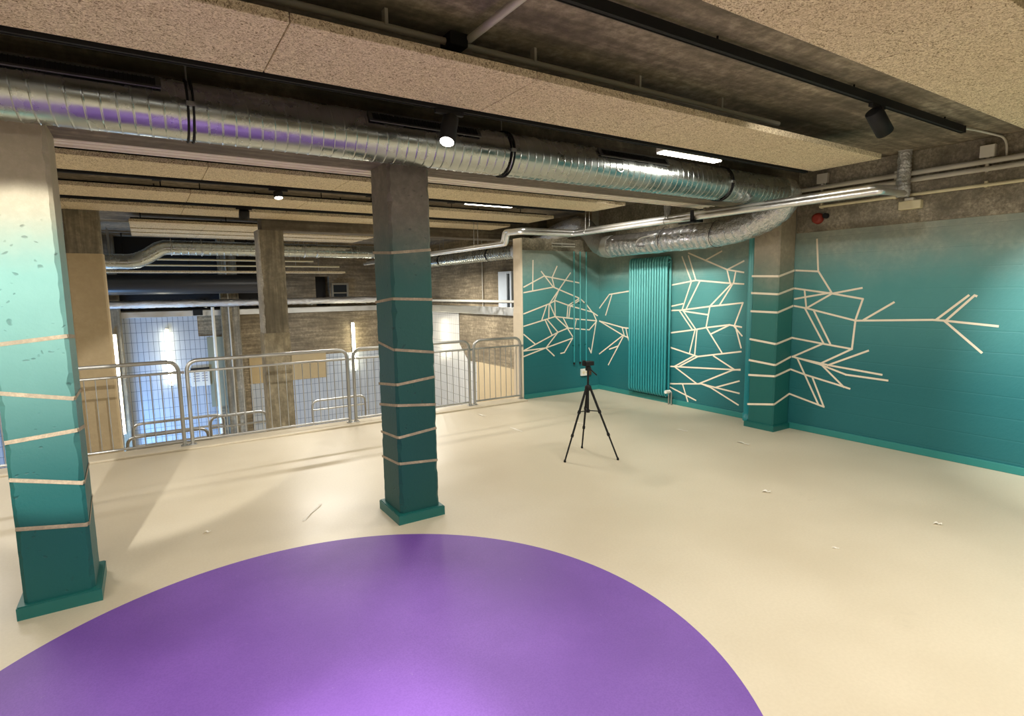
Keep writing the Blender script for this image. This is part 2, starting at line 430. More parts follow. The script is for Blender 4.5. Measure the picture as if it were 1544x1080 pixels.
CENTRE_BANDS = [(2.048, 2.026, 2.054), (1.669, 1.697, 1.686), (1.362, 1.325, 1.287), (1.03, 1.066, 1.097), (0.864, 0.91, 0.882), (0.642, 0.666, 0.696), (0.44, 0.464, 0.442)]
LEFT_BANDS = [(1.505, 1.534, 1.511), (1.25, 1.188, 1.19), (0.984, 1.007, 0.966), (0.779, 0.704, 0.73), (0.504, 0.458, 0.529)]
# ------------------------------------------------------------------ setting
WX, WY = 6.58, 7.40          # right wall plane, end wall plane
ZC = 3.06                    # underside of the slab

f = MB()
f.box(-6, WX+0.25, -5, 7.5, -0.3, 0)
struct('floor', f, M['floor'])
k = MB(); k.box(-6, 4.96, 7.24, 7.53, 0.0005, 0.022, bev=0.004)
struct('trim_1', k, M['floor'])
s = MB(); s.box(-8.3, WX+0.25, -5.3, 16, ZC, ZC+0.25)
struct('ceiling', s, M['slab'])

w = MB()
w.box(WX, WX+0.25, -5, 7.6, -0.3, ZC)
def wall_lines(mb, lines, plane):
    for i, l in enumerate(lines):
        off = 0.0012
        if plane == 'x':   mb.strip([(WX, a, b) for a, b in l], (-1, 0, 0), 0.021, off, 1)
        else:              mb.strip([(a, WY, b) for a, b in l], (0, -1, 0), 0.021, off, 1)
wall_lines(w, MURAL_RADIATOR + MURAL_RIGHT, 'x')
struct('wall_right', w, [M['wall'], M['line']])

w = MB()
# end wall, with the chipped cream reveal at its free end
w.box(4.985, WX, WY, 7.6, 0, 2.53)
n0 = len(w.f)
zs = [0 + 2.545*i/24 for i in range(25)]
vs, fs = [], []
for i, z in enumerate(zs):
    j = 0.006*math.sin(i*1.7) + 0.004*math.sin(i*4.1)
    if i > 21: j += 0.02*math.sin(i*3.0)
    wdt = 4.955 if z > 1.45 else 4.94
    vs += [(wdt+j*0.5, WY-0.003, z), (wdt, 7.603, z), (4.99, 7.603, z), (4.99, WY-0.003, z)]
for i in range(len(zs)-1):
    a, b = 4*i, 4*i+4
    for q in range(4):
        q2 = (q+1) % 4
        fs.append((a+q, a+q2, b+q2, b+q))
fs.append(tuple(range(4*(len(zs)-1), 4*len(zs))))
w.add(vs, fs, 2)
# crumbled bare top edge above the paint
vs, fs = [], []
N = 40
for i in range(N+1):
    x = 4.99 + (WX-4.99)*i/N
    h = 2.545 + 0.025*mnoise.noise((x*5, 1.3, 0)) + 0.02*mnoise.noise((x*14, 3.3, 0))
    vs += [(x, WY-0.006, 2.36), (x, WY-0.012, h), (x, 7.605, h), (x, 7.605, 2.36)]
for i in range(N):
    a, b = 4*i, 4*i+4
    for q in range(3): fs.append((a+q, b+q, b+q+1, a+q+1))
w.add(vs, fs, 3)
wall_lines(w, MURAL_BACK, 'y')
struct('wall_back', w, [M['wall'], M['line'], M['cream'], M['rough']])

b = MB()
b.box(WX-0.022, WX, -5, 3.9, 0, 0.075, bev=0.004); b.box(WX-0.022, WX, 4.3, 7.4, 0, 0.075, bev=0.004)
struct('baseboard_right', b, M['teal_base'])
b = MB(); b.box(4.99, WX-0.022, WY-0.022, WY, 0, 0.075, bev=0.004)
struct('baseboard_back', b, M['teal_base'])

# rooms behind the camera, closing the space
w = MB(); w.box(-6.3, -6, -5, 7.5, -0.3, ZC); struct('wall_left', w, M['board'])
w = MB(); w.box(-6.3, WX+0.25, -5.3, -5, -0.3, ZC); struct('wall_front', w, M['board'])

# concrete beam over the columns and beam along the right wall
b = MB(); b.box(-6, WX, 3.9, 4.28, 2.66, ZC, bev=0.006); struct('trim_2', b, M['beam'])
b = MB()
b.box(WX-0.02, WX+0.01, -5, 3.9, 2.36, ZC, bev=0.004)
b.box(WX-0.02, WX+0.01, 4.28, 7.4, 2.42, ZC, bev=0.004)
struct('trim_3', b, M['rough'])

# the hall beyond the railing
f = MB(); f.box(-8.3, WX+0.25, 7.5, 16, -2.8, -2.6); struct('floor.001', f, M['floor'])
w = MB(); w.box(-8.3, WX+0.25, 7.3, 7.5, -2.6, -0.3); struct('trim_4', w, M['board'])
w = MB()
w.box(-8.3, WX+0.25, 15.5, 16, -2.6, 1.40)
w.box(-8.3, 2.95, 15.5, 16, 1.40, ZC, 1)                 # black upper part
w.box(2.95, 3.84, 15.5, 16, 1.40, ZC, 2)
w.box(3.84, 4.2, 15.9, 16, 1.40, ZC, 1); w.box(3.84, 4.2, 15.5, 15.9, 2.18, ZC, 2)
w.box(4.2, WX, 15.5, 16, 1.40, ZC, 2)
# tiled areas stand a little proud of the concrete
w.box(-8.3, 1.03, 15.48, 15.5, -2.6, 1.24, 3)
w.box(1.03, 1.35, 15.48, 15.5, -2.6, 0.75, 3)
w.box(2.1, 3.15, 15.48, 15.5, -2.6, -0.52, 3)
w.box(3.15, WX, 15.48, 15.5, -2.6, 0.1, 3)
w.box(1.2, 1.72, 15.475, 15.5, -1.0, 0.72, 4)            # sage patch of plaster
w.box(2.1, 4.0, 15.46, 15.5, -0.52, 0.16, 5)             # cream plaster band
struct('wall_far', w, [M['board'], M['dark'], M['board'], M['tile_x'],
       plain('sage_plaster', srgb(150, 150, 128), 0.8), plain('tan_plaster', srgb(176, 156, 118), 0.8)])
w = MB()
w.box(WX, WX+0.25, 7.6, 15.5, -2.6, ZC)
w.box(WX-0.015, WX, 12.6, 15.48, -2.6, 1.24, 1)
w.box(WX-0.015, WX, 11.75, 12.6, -2.6, 0.03, 1)
w.add([(WX-0.015, 12.6, 0.03), (WX-0.015, 12.6, 0.42), (WX-0.015, 12.15, 0.03)], [(0, 1, 2)], 1)
w.box(WX-0.012, WX, 7.6, 11.75, -2.6, 0.05, 2)
struct('wall_hall', w, [M['board'], M['tile_y'], plain('sand_plaster', srgb(196, 176, 140), 0.8)])
w = MB(); w.box(-8.3, -8, 7.5, 15.5, -2.6, ZC); struct('wall_hall_left', w, M['board'])
w = MB(); w.box(-8.3, -6, 7.3, 7.5, -0.3, ZC); struct('trim_5', w, M['board'])
b = MB(); b.box(1.5, WX, 8.9, 9.25, 2.66, ZC, bev=0.006); struct('trim_6', b, M['beam'])
b = MB(); b.box(-0.9, 3.9, 9.3, 11.3, -1.45, -1.25); b.box(-0.9, 3.9, 11.0, 11.3, -2.6, -1.45); struct('trim_7', b, M['floor'])
# window of the hall's side wall
wn = MB()
for (y0, y1, z0, z1) in ((10.09, 10.16, 1.31, 2.14), (10.27, 10.62, 1.31, 2.14), (10.16, 10.27, 1.31, 1.36), (10.16, 10.27, 2.09, 2.14)):
    wn.box(WX-0.06, WX, y0, y1, z0, z1, bev=0.004)
wn.box(WX-0.02, WX, 10.16, 10.27, 1.36, 2.09, 1)
struct('window_1', wn, [M['window'], M['glassdark']])
wn = MB()
for (x0, x1, z0, z1) in ((4.25, 4.29, 1.5, 2.0), (4.65, 4.7, 1.5, 2.0), (4.29, 4.65, 1.95, 2.0), (4.29, 4.65, 1.72, 1.75)):
    wn.box(x0, x1, 15.44, 15.5, z0, z1)
wn.box(4.29, 4.65, 15.47, 15.5, 1.5, 1.95, 1)
struct('window_2', wn, [plain('grey_window_frame', srgb(130, 124, 108), 0.6), M['glassdark']])

# ------------------------------------------------------------------ columns
def column_shaft(x0, x1, y0, y1, z0, z1, mb, chip=0.012, step=0.04, seed=0, side_mat=0):
    """cast column: chamfered edges, chipped and slightly wavy"""
    c = 0.016
    per = [(x0+c, y0), (x1-c, y0), (x1, y0+c), (x1, y1-c), (x1-c, y1), (x0+c, y1), (x0, y1-c), (x0, y0+c)]
    cx, cy = (x0+x1)/2, (y0+y1)/2
    nz = max(2, int((z1-z0)/step))
    vs, fs = [], []
    for i in range(nz+1):
        z = z0 + (z1-z0)*i/nz
        for q, (px, py) in enumerate(per):
            e = q // 2 if q % 2 == 1 else ((q-1) % 8)//2
            d = max(0.0, mnoise.noise((z*9, e*3.7+seed, seed)))*chip + max(0.0, mnoise.noise((z*31, e*5.1+seed, 2.0+seed)))*chip*0.5
            v = Vector((cx-px, cy-py, 0)).normalized()
            # move along the face only, so the faces stay flat
            if q in (0, 5): px2, py2 = px + d, py
            elif q in (1, 4): px2, py2 = px - d, py
            elif q in (2, 7): px2, py2 = px, py + d
            else: px2, py2 = px, py - d
            vs.append((px2, py2, z))
    for i in range(nz):
        for q in range(8):
            q2 = (q+1) % 8
            fs.append((i*8+q, i*8+q2, (i+1)*8+q2, (i+1)*8+q))
    fs.append(tuple(range(nz*8, nz*8+8)))
    mb.add(vs, fs, 0)
    if side_mat:
        k = len(mb.m) - len(fs)
        for i in range(nz):
            for q in (5, 6, 7): mb.m[k+i*8+q] = side_mat

def skirting(x0, x1, y0, y1, h=0.075, t=0.03):
    s = MB()
    bm = bmesh.new()
    bmesh.ops.create_cube(bm, size=1)
    for v in bm.verts:
        v.co = Vector(((x0+x1)/2 + v.co.x*(x1-x0+2*t), (y0+y1)/2 + v.co.y*(y1-y0+2*t), h/2 + v.co.z*h))
    bmesh.ops.bevel(bm, geom=[e for e in bm.edges if all(v.co.z > h*0.9 for v in e.verts)], offset=0.006, segments=2, affect='EDGES')
    s.from_bm(bm); bm.free()
    return s

def bands(mb, lst, x0, x1, y0, w, side):
    for i, (a, b, c) in enumerate(lst):
        o = 0.0012
        if side == 'L':      # a on the far left face, b at the corner, c at the right edge of the front
            mb.strip([(x0, y0+0.36, a), (x0, y0+0.012, b)], (-1, 0, 0), w, o, 1)
            mb.strip([(x0+0.012, y0, b), (x1-0.012, y0, c)], (0, -1, 0), w, o, 1)
            mb.add([(x0-o, y0+0.016, b-w/2), (x0+0.016, y0-o, b-w/2), (x0+0.016, y0-o, b+w/2), (x0-o, y0+0.016, b+w/2)], [(0,1,2,3)], 1)

tc = thing('painted_column', 'teal painted concrete column standing in the middle of the floor behind the purple circle', 'column', (1.67, 4.1, 0))
m = MB(); column_shaft(1.508, 1.828, 3.92, 4.28, 0.0, 2.66, m, 0.028, 0.03, seed=1.0)
bands(m, CENTRE_BANDS, 1.508, 1.828, 3.92, 0.02, 'L')
part('shaft', m, [M['col'], M['colline']], tc)
part('skirting', skirting(1.508, 1.828, 3.92, 4.28), M['teal'], tc)

tl = thing('painted_column', 'large column at the left picture edge, spotlit mint green with a bare top', 'column', (-0.53, 4.1, 0))
m = MB(); column_shaft(-0.685, -0.365, 3.92, 4.28, 0.0, 2.66, m, 0.02, 0.03, seed=7.0)
x0, x1 = -0.685, -0.365
for (a, b, c) in LEFT_BANDS:
    m.strip([(x0+0.012, 3.92, a), (x1-0.012, 3.92, b)], (0, -1, 0), 0.022, 0.0012, 1)
    m.add([(x1-0.016, 3.9188, b-0.011), (x1+0.0012, 3.936, b-0.011), (x1+0.0012, 3.936, b+0.011), (x1-0.016, 3.9188, b+0.011)], [(0,1,2,3)], 1)
    m.strip([(x1, 3.932, b), (x1, 4.26, c)], (1, 0, 0), 0.022, 0.0012, 1)
part('shaft', m, [M['col_spotlit'], M['colline']], tl)
part('skirting', skirting(-0.685, -0.365, 3.92, 4.28), M['teal'], tl)

tp = thing('pilaster', 'teal pilaster with cream stripes standing against the right wall under the duct end', 'column', (6.42, 4.08, 0))
m = MB(); column_shaft(6.25, 6.577, 3.91, 4.25, 0.0, 2.66, m, 0.006, seed=3.0)
for (a, b, c) in PILASTER_BANDS:
    m.strip([(6.25, 4.25, a), (6.25, 3.922, b)], (-1, 0, 0), 0.025, 0.0012, 1)
    m.add([(6.2488, 3.926, b-0.0125), (6.266, 3.9088, b-0.0125), (6.266, 3.9088, b+0.0125), (6.2488, 3.926, b+0.0125)], [(0,1,2,3)], 1)
    m.strip([(6.262, 3.91, b), (6.565, 3.91, c)], (0, -1, 0), 0.025, 0.0012, 1)
part('shaft', m, [M['pilaster'], M['line']], tp)
part('skirting', skirting(6.25, 6.548, 3.91, 4.25, 0.07, 0.03), M['teal'], tp)

def hall_column(x0, x1, y0, y1, z1, label, mat, painted_to=None, conduit=False, pale=False):
    t = thing('bare_column', label, 'column', ((x0+x1)/2, (y0+y1)/2, -2.6), 'bare concrete columns of the lower hall')
    m = MB(); column_shaft(x0, x1, y0, y1, -2.6, z1, m, 0.03 if pale else 0.02, step=0.06, seed=x0, side_mat=1 if pale else 0)  # pale: left face chipped and coloured as if lit from the left
    part('shaft', m, [mat, M['rough_lit']], t)
    if painted_to:
        m = MB(); column_shaft(x0-0.008, x1+0.008, y0-0.008, y1+0.008, painted_to[0], painted_to[1], m, 0.008, step=0.1, seed=x1)
        part('painted_coat', m, M['hallcol_low'] if pale else M['hallcol_paint'], t, 'lighter worn lower coat' if pale else 'smooth tan paint over the concrete')
    if conduit:
        m = MB(); m.cyl((x0+0.15, y0-0.02, -2.6), (x0+0.15, y0-0.02, z1-0.1), 0.018, 8)
        part('conduit', m, M['grey'], t)
    return t
hall_column(-0.76, -0.40, 8.9, 9.25, ZC, 'tan painted column just behind the railing beside the mint column', M['hallcol'], (-2.6, 2.28))
hall_column(1.44, 1.79, 8.9, 9.25, 2.66, 'rough bare concrete column behind the railing with a chipped edge coloured as lit', M['hallcol'], (-2.6, 1.17), False, True)
hall_column(1.53, 1.92, 15.1, 15.385, ZC, 'thin bare column against the far hall wall with a conduit up its face', M['hallcol'], None, True)
hall_column(-0.69, -0.46, 15.1, 15.385, ZC, 'dark narrow column far behind the tan painted column', M['hallcol'])

# ------------------------------------------------------------------ purple circle
m = MB()
N = 180; cx, cy, R = 0.573, 2.228, 1.733
m.add([(cx+R*math.cos(2*PI*i/N), cy+R*math.sin(2*PI*i/N), 0.0) for i in range(N)] +
      [(cx+R*math.cos(2*PI*i/N), cy+R*math.sin(2*PI*i/N), 0.0025) for i in range(N)],
      [tuple(range(N, 2*N))] + [(i, (i+1) % N, N+(i+1) % N, N+i) for i in range(N)])
solo('round_floor_inlay', m, M['purple'], 'large round purple floor covering laid in the beige floor', 'floor covering', (cx, cy, 0))

# ------------------------------------------------------------------ railing
def barrier(x0, x1, label, nb):
    y = 7.40
    t = thing('railing_panel', label, 'railing', ((x0+x1)/2, y, 0.022), 'galvanised railing panels along the floor edge')
    r = 0.021
    m = MB()
    m.tube(rounded([(x0+r, y, 0.022), (x0+r, y, 1.0), (x1-r, y, 1.0), (x1-r, y, 0.022)], 0.13, 8), r, 12)
    part('frame', m, M['rail'], t)
    m = MB(); m.cyl((x0+2*r-0.01, y, 0.875), (x1-2*r+0.01, y, 0.875), 0.014, 10); part('mid_rail', m, M['rail'], t)
    m = MB(); m.cyl((x0+2*r-0.01, y, 0.075), (x1-2*r+0.01, y, 0.075), 0.014, 10); part('bottom_rail', m, M['rail'], t)
    for i in range(nb):
        x = x0 + (x1-x0)*(i+1)/(nb+1)
        m = MB(); m.cyl((x, y, 0.075), (x, y, 0.875), 0.0055, 8); part('bar', m, M['rail'], t)
    for x in (x0+r, x1-r):
        m = MB(); m.box(x-0.04, x+0.04, y-0.04, y+0.04, 0.022, 0.03, bev=0.002); m.cyl((x-0.03, y, 0.03), (x-0.03, y, 0.04), 0.008, 6); m.cyl((x+0.03, y, 0.03), (x+0.03, y, 0.04), 0.008, 6)
        part('foot_plate', m, M['rail'], t)
    m = MB(); m.box(x1-0.005, x1+0.035, y-0.008, y+0.008, 0.855, 0.885)
    part('connector', m, M['rail'], t)
    return t
barrier(-3.46, -1.63, 'railing panel left of the mint column, only its end in view', 18)
barrier(-1.59, 0.285, 'railing panel starting behind the mint column, in front of the blue lit tiles', 18)
barrier(0.325, 2.205, 'railing panel between the two painted columns, in front of the chipped bare column', 18)
barrier(2.245, 4.03, 'railing panel whose left half hides behind the middle painted column', 17)
barrier(4.07, 4.95, 'narrow railing panel next to the teal end wall', 8)

# ------------------------------------------------------------------ radiator
t = thing('radiator', 'tall ribbed teal radiator standing on the mural wall', 'radiator', (6.5, 6.17, 0.1))
n = 15
for i in range(n):
    y = 5.80 + 0.74*i/(n-1)
    m = MB(); m.tube(rounded([(6.545, y, 2.16), (6.50, y, 2.20), (6.46, y, 2.16), (6.46, y, 0.16), (6.50, y, 0.11), (6.545, y, 0.16), (6.545, y, 2.14)], 0.025, 3), 0.0185, 8)
    part('tube', m, M['teal_rad'], t)
for z in (0.2, 2.12):
    m = MB(); m.cyl((6.50, 5.775, z), (6.50, 6.565, z), 0.017, 10); part('header', m, M['teal_rad'], t)
for y in (5.95, 6.4):
    for z in (1.9, 0.4):
        m = MB(); m.box(6.54, WX-0.002, y-0.015, y+0.015, z, z+0.05); part('bracket', m, M['teal_rad'], t)
m = MB(); m.tube(rounded([(6.50, 5.76, 0.2), (6.50, 5.70, 0.2), (6.50, 5.70, 0.05)], 0.02, 3), 0.012, 8); m.cyl((6.50, 5.70, 0.0), (6.50, 5.70, 0.05), 0.012, 8); m.cyl((6.50, 5.75, 0.0), (6.50, 5.75, 0.18), 0.012, 8)
vp = part('valve', m, M['steel'], t)
m = MB(); m.cyl((6.46, 5.70, 0.21), (6.37, 5.70, 0.21), 0.026, 12); part('valve_head', m, M['white'], vp, 'white thermostat head')

# vertical pipes
m = MB(); m.tube([(6.52, 4.435, 0.0), (6.52, 4.435, 0.1), (6.52, 4.435, 0.1), (6.52, 4.435, 2.42)], [0.062, 0.062, 0.052, 0.052], 16)
solo('downpipe', m, M['teal_rad'], 'thick teal painted pipe running up the wall beside the pilaster', 'pipe', (6.52, 4.435, 0))
for x, lab in ((6.0, 'thin teal pipe on the end wall, leftmost of three above the tripod'),
               (6.13, 'thin teal pipe on the end wall, middle of three above the tripod'),
               (6.262, 'thin teal pipe on the end wall, nearest the corner of three above the tripod')):
    pt = thing('heating_pipe', lab, 'pipe', (x, 7.368, 0.5), 'thin teal pipes on the end wall')
    m = MB(); m.cyl((x, 7.368, 0.515), (x, 7.368, 2.36), 0.0125, 10); part('tube', m, M['teal_rad'], pt)
    m = MB(); m.cyl((x, 7.368, 0.485), (x, 7.368, 0.52), 0.017, 10); part('end_cap', m, M['black'], pt, 'dark end cap')
    for z in (1.5, 0.8):
        m = MB(); m.box(x-0.018, x+0.018, 7.36, 7.40, z, z+0.015); part('clip', m, M['teal'], pt)

t = thing('power_socket', 'white double socket low on the teal end wall behind the tripod', 'socket', (6.27, 7.4, 0.33))
m = MB(); m.box(6.155, 6.31, 7.355, 7.4, 0.27, 0.39, bev=0.006); part('body', m, M['white'], t)
m = MB()
for xx in (6.195, 6.27): m.cyl((xx, 7.358, 0.33), (xx, 7.352, 0.33), 0.026, 16)
part('outlet', m, M['ivory'], t)
m = MB(); m.box(6.312, 6.375, 7.36, 7.4, 0.27, 0.39, bev=0.005); part('side_box', m, plain('brown_plastic', srgb(70, 50, 30), 0.5), t, 'dark brown box')

# ------------------------------------------------------------------ main spiral duct
DY, DZ, DR = 3.72, 2.757, 0.154
def spiral_duct(mb, x0, x1, y, z, r, pitch, ridge, n=56):
    prof = [(0.0, 0.0), (0.03, 0.0), (0.78, 0.0), (0.81, 0.0), (0.85, ridge), (0.90, ridge), (0.94, 0.0), (0.97, 0.0)]
    us = []
    k0, k1 = int((x0-1)/pitch)-1, int(x1/pitch)+1
    for k in range(k0, k1):
        for q, d in prof: us.append(((k+q)*pitch, d))
    us = [(u, d) for (u, d) in us if x0 - pitch <= u <= x1]
    vs, fs = [], []
    for u, d in us:
        for i in range(n+1):
            th = 2*PI*i/n
            xx = max(x0, min(x1, u + pitch*i/n))
            vs.append((xx, y + (r+d)*math.cos(th), z + (r+d)*math.sin(th)))
    for a in range(len(us)-1):
        for i in range(n):
            fs.append((a*(n+1)+i, (a+1)*(n+1)+i, (a+1)*(n+1)+i+1, a*(n+1)+i+1))
    mb.add(vs, fs, 0, True)
t = thing('spiral_duct', 'big silver spiral ventilation duct running across the room under the ceiling', 'duct', (2.0, DY, DZ))
m = MB(); spiral_duct(m, -3.0, 5.9, DY, DZ, DR, 0.068, 0.0030)
part('tube', m, M['galv'], t)
for x in (0.289, 2.338, 4.876, -1.76):
    m = MB()
    for dx in (-0.013, 0.013):
        m.tube([(x+dx, DY+0.1615*math.cos(a), DZ+0.1615*math.sin(a)) for a in [2*PI*i/48 for i in range(48)]], 0.006, 6, closed=True)
    h = part('strap', m, M['black'], t, 'black suspension strap')
    m = MB(); m.cyl((x, DY, DZ+0.155), (x, DY, ZC-0.002), 0.005, 6); part('rod', m, M['steel'], h)
    m = MB(); m.box(x-0.02, x+0.02, DY-0.172, DY-0.155, DZ-0.012, DZ+0.012); part('clamp', m, M['steel'], h)
for x0 in (-0.62, 1.292, 3.205):
    a = math.radians(146)
    c = Vector((x0+0.379, DY+0.163*math.cos(a), DZ+0.163*math.sin(a)))
    un = Vector((0, math.cos(a), math.sin(a))); ut = Vector((0, -math.sin(a), math.cos(a))); ux = Vector((1, 0, 0))
    m = MB()
    m.obox(c + ut*0.036, ux, ut, un, 0.40, 0.007, 0.004); m.obox(c - ut*0.036, ux, ut, un, 0.40, 0.007, 0.004)
    m.obox(c + ux*0.39, ux, ut, un, 0.012, 0.03, 0.006); m.obox(c - ux*0.39, ux, ut, un, 0.012, 0.03, 0.006)
    g = part('grille', m, M['frame_grey'], t, 'long slotted air grille')
    m = MB(); m.obox(c - un*0.004, ux, ut, un, 0.385, 0.03, 0.002); part('grille_opening', m, M['dark'], g)
    m = MB()
    for i in range(40):
        m.obox(c + ux*(-0.375 + 0.75*i/39) + un*0.001, ux, ut, un, 0.0022, 0.028, 0.004)
    part('louvre', m, M['black'], g)
m = MB(); m.tube([(2.2+0.03*math.cos(a)+1.2, DY-0.156, DZ-0.03+0.02*math.sin(a)) for a in [PI+PI*i/8 for i in range(9)]], 0.004, 6); part('handle', m, M['galv_dull'], t)

# flexible foil duct falling from its end and running along the mural wall
def foil_duct(mb, path, r, pitch, amp, n=28, seed=0.0):
    pts = resample(catmull(path, 14), pitch/4)
    def ring(i, a, rr):
        base = -amp if i % 4 == 0 else 0.0
        return rr + base + 0.016*mnoise.noise((i*0.10+seed, math.cos(a)*1.8, math.sin(a)*1.8)) + 0.007*mnoise.noise((i*0.45+seed, math.cos(a)*5, math.sin(a)*5))
    mb.tube(pts, r, n, ring=ring)
t = thing('flexible_duct', 'crinkled silver flexible duct hanging along the mural wall above the radiator', 'duct', (6.05, 5.6, 2.38))
path = [(5.86, 3.72, 2.757), (6.02, 3.725, 2.74), (6.085, 3.82, 2.62), (6.06, 4.05, 2.50), (6.055, 4.45, 2.41), (6.05, 5.2, 2.39), (6.05, 6.0, 2.385), (6.05, 6.55, 2.38)]
m = MB(); foil_duct(m, path, 0.158, 0.10, 0.012, 40, seed=1.0); part('tube', m, M['foil'], t)
path2 = [(6.05, 6.45, 2.38), (6.08, 6.72, 2.39), (6.16, 6.98, 2.48), (6.22, 7.22, 2.66), (6.24, 7.55, 2.80), (6.24, 8.1, 2.74), (6.15, 8.7, 2.56), (6.05, 9.2, 2.47)]
m = MB(); foil_duct(m, path2, 0.152, 0.06, 0.007, seed=4.0); part('elbow', m, M['foil_wrinkle'], t)
m = MB(); m.tube([(6.05, 6.5, 2.38), (6.05, 6.62, 2.38)], 0.166, 28); part('tape_wrap', m, plain('silver_tape', srgb(190, 190, 184), 0.5, 0.6), t, 'wide pale tape wrap')
m = MB()
for (cy, dz) in ((5.45, 0.0), (4.62, 0.0)):
    m.tube([(6.05+0.166*math.cos(a), cy+0.02*math.sin(a*2), 2.40+0.166*math.sin(a)) for a in [2*PI*i/40 for i in range(40)]], 0.0035, 5, closed=True)
part('band', m, M['black'], t)
m = MB(); m.tube(catmull([(5.93, 5.5, 2.48), (5.90, 5.62, 2.46), (5.895, 5.78, 2.44), (5.895, 5.86, 2.38), (5.895, 5.82, 2.32), (5.895, 5.7, 2.31)], 6), [0.016]*31, 8); part('loose_strap', m, M['foil'], t)

t = thing('spiral_duct', 'silver spiral duct beyond the teal end wall, along the hall side wall', 'duct', (6.05, 11.5, 2.47))
m = MB()
mb2 = MB(); spiral_duct(mb2, 9.16, 15.2, 0, 0, 0.125, 0.09, 0.008, 36)
m.v = [(6.05 - p[1], p[0], 2.47 + p[2]) for p in mb2.v]; m.f = [tuple(reversed(q)) for q in mb2.f]; m.m = mb2.m; m.s = mb2.s
part('tube', m, M['galv'], t)
for y in (10.15, 12.4):
    m = MB(); m.tube([(6.05+0.134*math.cos(a), y, 2.47+0.134*math.sin(a)) for a in [2*PI*i/32 for i in range(32)]], 0.008, 6, closed=True)
    h = part('strap', m, M['black'], t)
    m = MB(); m.cyl((6.0, y, 2.59), (6.0, y, ZC-0.002), 0.005, 6); m.cyl((6.1, y, 2.59), (6.1, y, ZC-0.002), 0.005, 6); part('rod', m, M['steel'], h)

# galvanised trunking behind the beam
m = MB()
m.box(-4.0, 5.6, 4.29, 4.50, 2.672, 2.76, bev=0.006)
m.box(-4.0, 5.6, 4.325, 4.335, 2.664, 2.674); m.box(-4.0, 5.6, 4.40, 4.412, 2.664, 2.674); m.box(-4.0, 5.6, 4.485, 4.50, 2.660, 2.674)
tt = thing('cable_trunking', 'long galvanised trunking, coloured as lit, fixed along the back of the concrete beam', 'trunking', (1.0, 4.39, 2.67))
part('channel', m, M['tray'], tt)
for x in (-0.2, 2.0, 4.0):
    m = MB(); m.cyl((x, 4.39, 2.76), (x, 4.39, ZC-0.002), 0.005, 6); part('rod', m, M['steel'], tt)

# ------------------------------------------------------------------ wood wool ceiling boards
ZB = 2.81
def board(x0, x1, y0, y1, label, group):
    m = MB(); g = 0.0022
    m.box(x0+g, x1-g, y0, y1, ZB, ZB+0.042, bev=0.004)
    o = solo('acoustic_board', m, M['wool'], label, 'ceiling board', ((x0+x1)/2, (y0+y1)/2, ZB), group)
    return o
ORD = ['at the right end', 'second from the right end', 'third from the right end', 'fourth from the right end', 'fifth from the right end', 'sixth from the right end', 'seventh from the right end']
def board_row(xend, n, y0, y1, where, group, width=1.2):
    for i in range(n):
        x1 = xend - width*i
        board(x1-width, x1, y0, y1, f'wood wool board {ORD[i]} {where}', group)
    x0 = xend - width*n
    t = thing('board_frame', f'black steel frame carrying the wood wool boards {where}', 'frame', ((x0+xend)/2, (y0+y1)/2, ZB+0.042))
    for y in (y0+0.14, y1-0.14):
        m = MB(); m.box(x0+0.02, xend-0.05, y-0.02, y+0.02, ZB+0.042, ZB+0.075); part('rail', m, M['black'], t)
    i = 0
    x = xend - 0.25
    while x > x0 + 0.1:
        for y in (y1-0.14,):
            m = MB(); m.cyl((x, y, ZB+0.07), (x, y, ZC-0.002), 0.006, 6); part('hanger', m, M['black'], t)
        x -= 1.2
board_row(5.43, 4, 0.885, 1.50, 'of the near row, top right', 'wood wool boards of the near row', 1.2)
board_row(5.37, 6, 2.465, 3.06, 'of the row before the big duct', 'wood wool boards before the big duct')
board_row(5.34, 6, 5.50, 6.13, 'of the first row behind the beam', 'wood wool boards of the first row behind the beam')
board_row(5.30, 6, 6.98, 7.66, 'of the second row behind the beam', 'wood wool boards of the second row behind the beam')
board_row(5.30, 6, 8.20, 8.86, 'of the third row behind the beam', 'wood wool boards of the third row behind the beam')
for q, (y0, y1, wd) in enumerate(((9.95, 10.82, 'nearest'), (10.98, 11.5, 'middle'), (11.66, 12.36, 'farthest'))):
    board_row(3.9, 4, y0, y1, f'of the {wd} close row above the hall', f'wood wool boards of the {wd} far hall row', 1.0)

# ------------------------------------------------------------------ lamps
def rail_track(x0, x1, y, z0, z1, label):
    t = thing('lighting_track', label, 'lighting track', ((x0+x1)/2, y, z0))
    m = MB(); m.box(x0, x1, y-0.018, y+0.018, z0, z1, bev=0.002)
    m.box(x0, x1, y-0.018, y-0.012, z0-0.004, z0+0.001); m.box(x0, x1, y+0.012, y+0.018, z0-0.004, z0+0.001)
    part('rail', m, M['black'], t)
    m = MB(); m.box(x1, x1+0.02, y-0.02, y+0.02, z0-0.004, z1+0.002, bev=0.003); part('end_cap', m, M['black'], t)
    x = x1 - 0.35
    while x > x0:
        m = MB(); m.cyl((x, y, z1), (x, y, ZC-0.002), 0.006, 6); part('hanger', m, M['black'], t)
        x -= 1.4
    return t
rail_track(-2.5, 5.79, 2.05, 2.985, 3.035, 'black lighting track under the bare slab between the two nearest board rows')
rail_track(-2.5, 5.3, 3.095, 2.800, 2.845, 'thin black lighting track along the edge of the long board row')
rail_track(-2.5, 5.2, 6.19, 2.80, 2.845, 'black lighting track behind the first board row beyond the beam')
rail_track(-2.5, 5.2, 7.72, 2.80, 2.845, 'black lighting track behind the second board row beyond the beam')

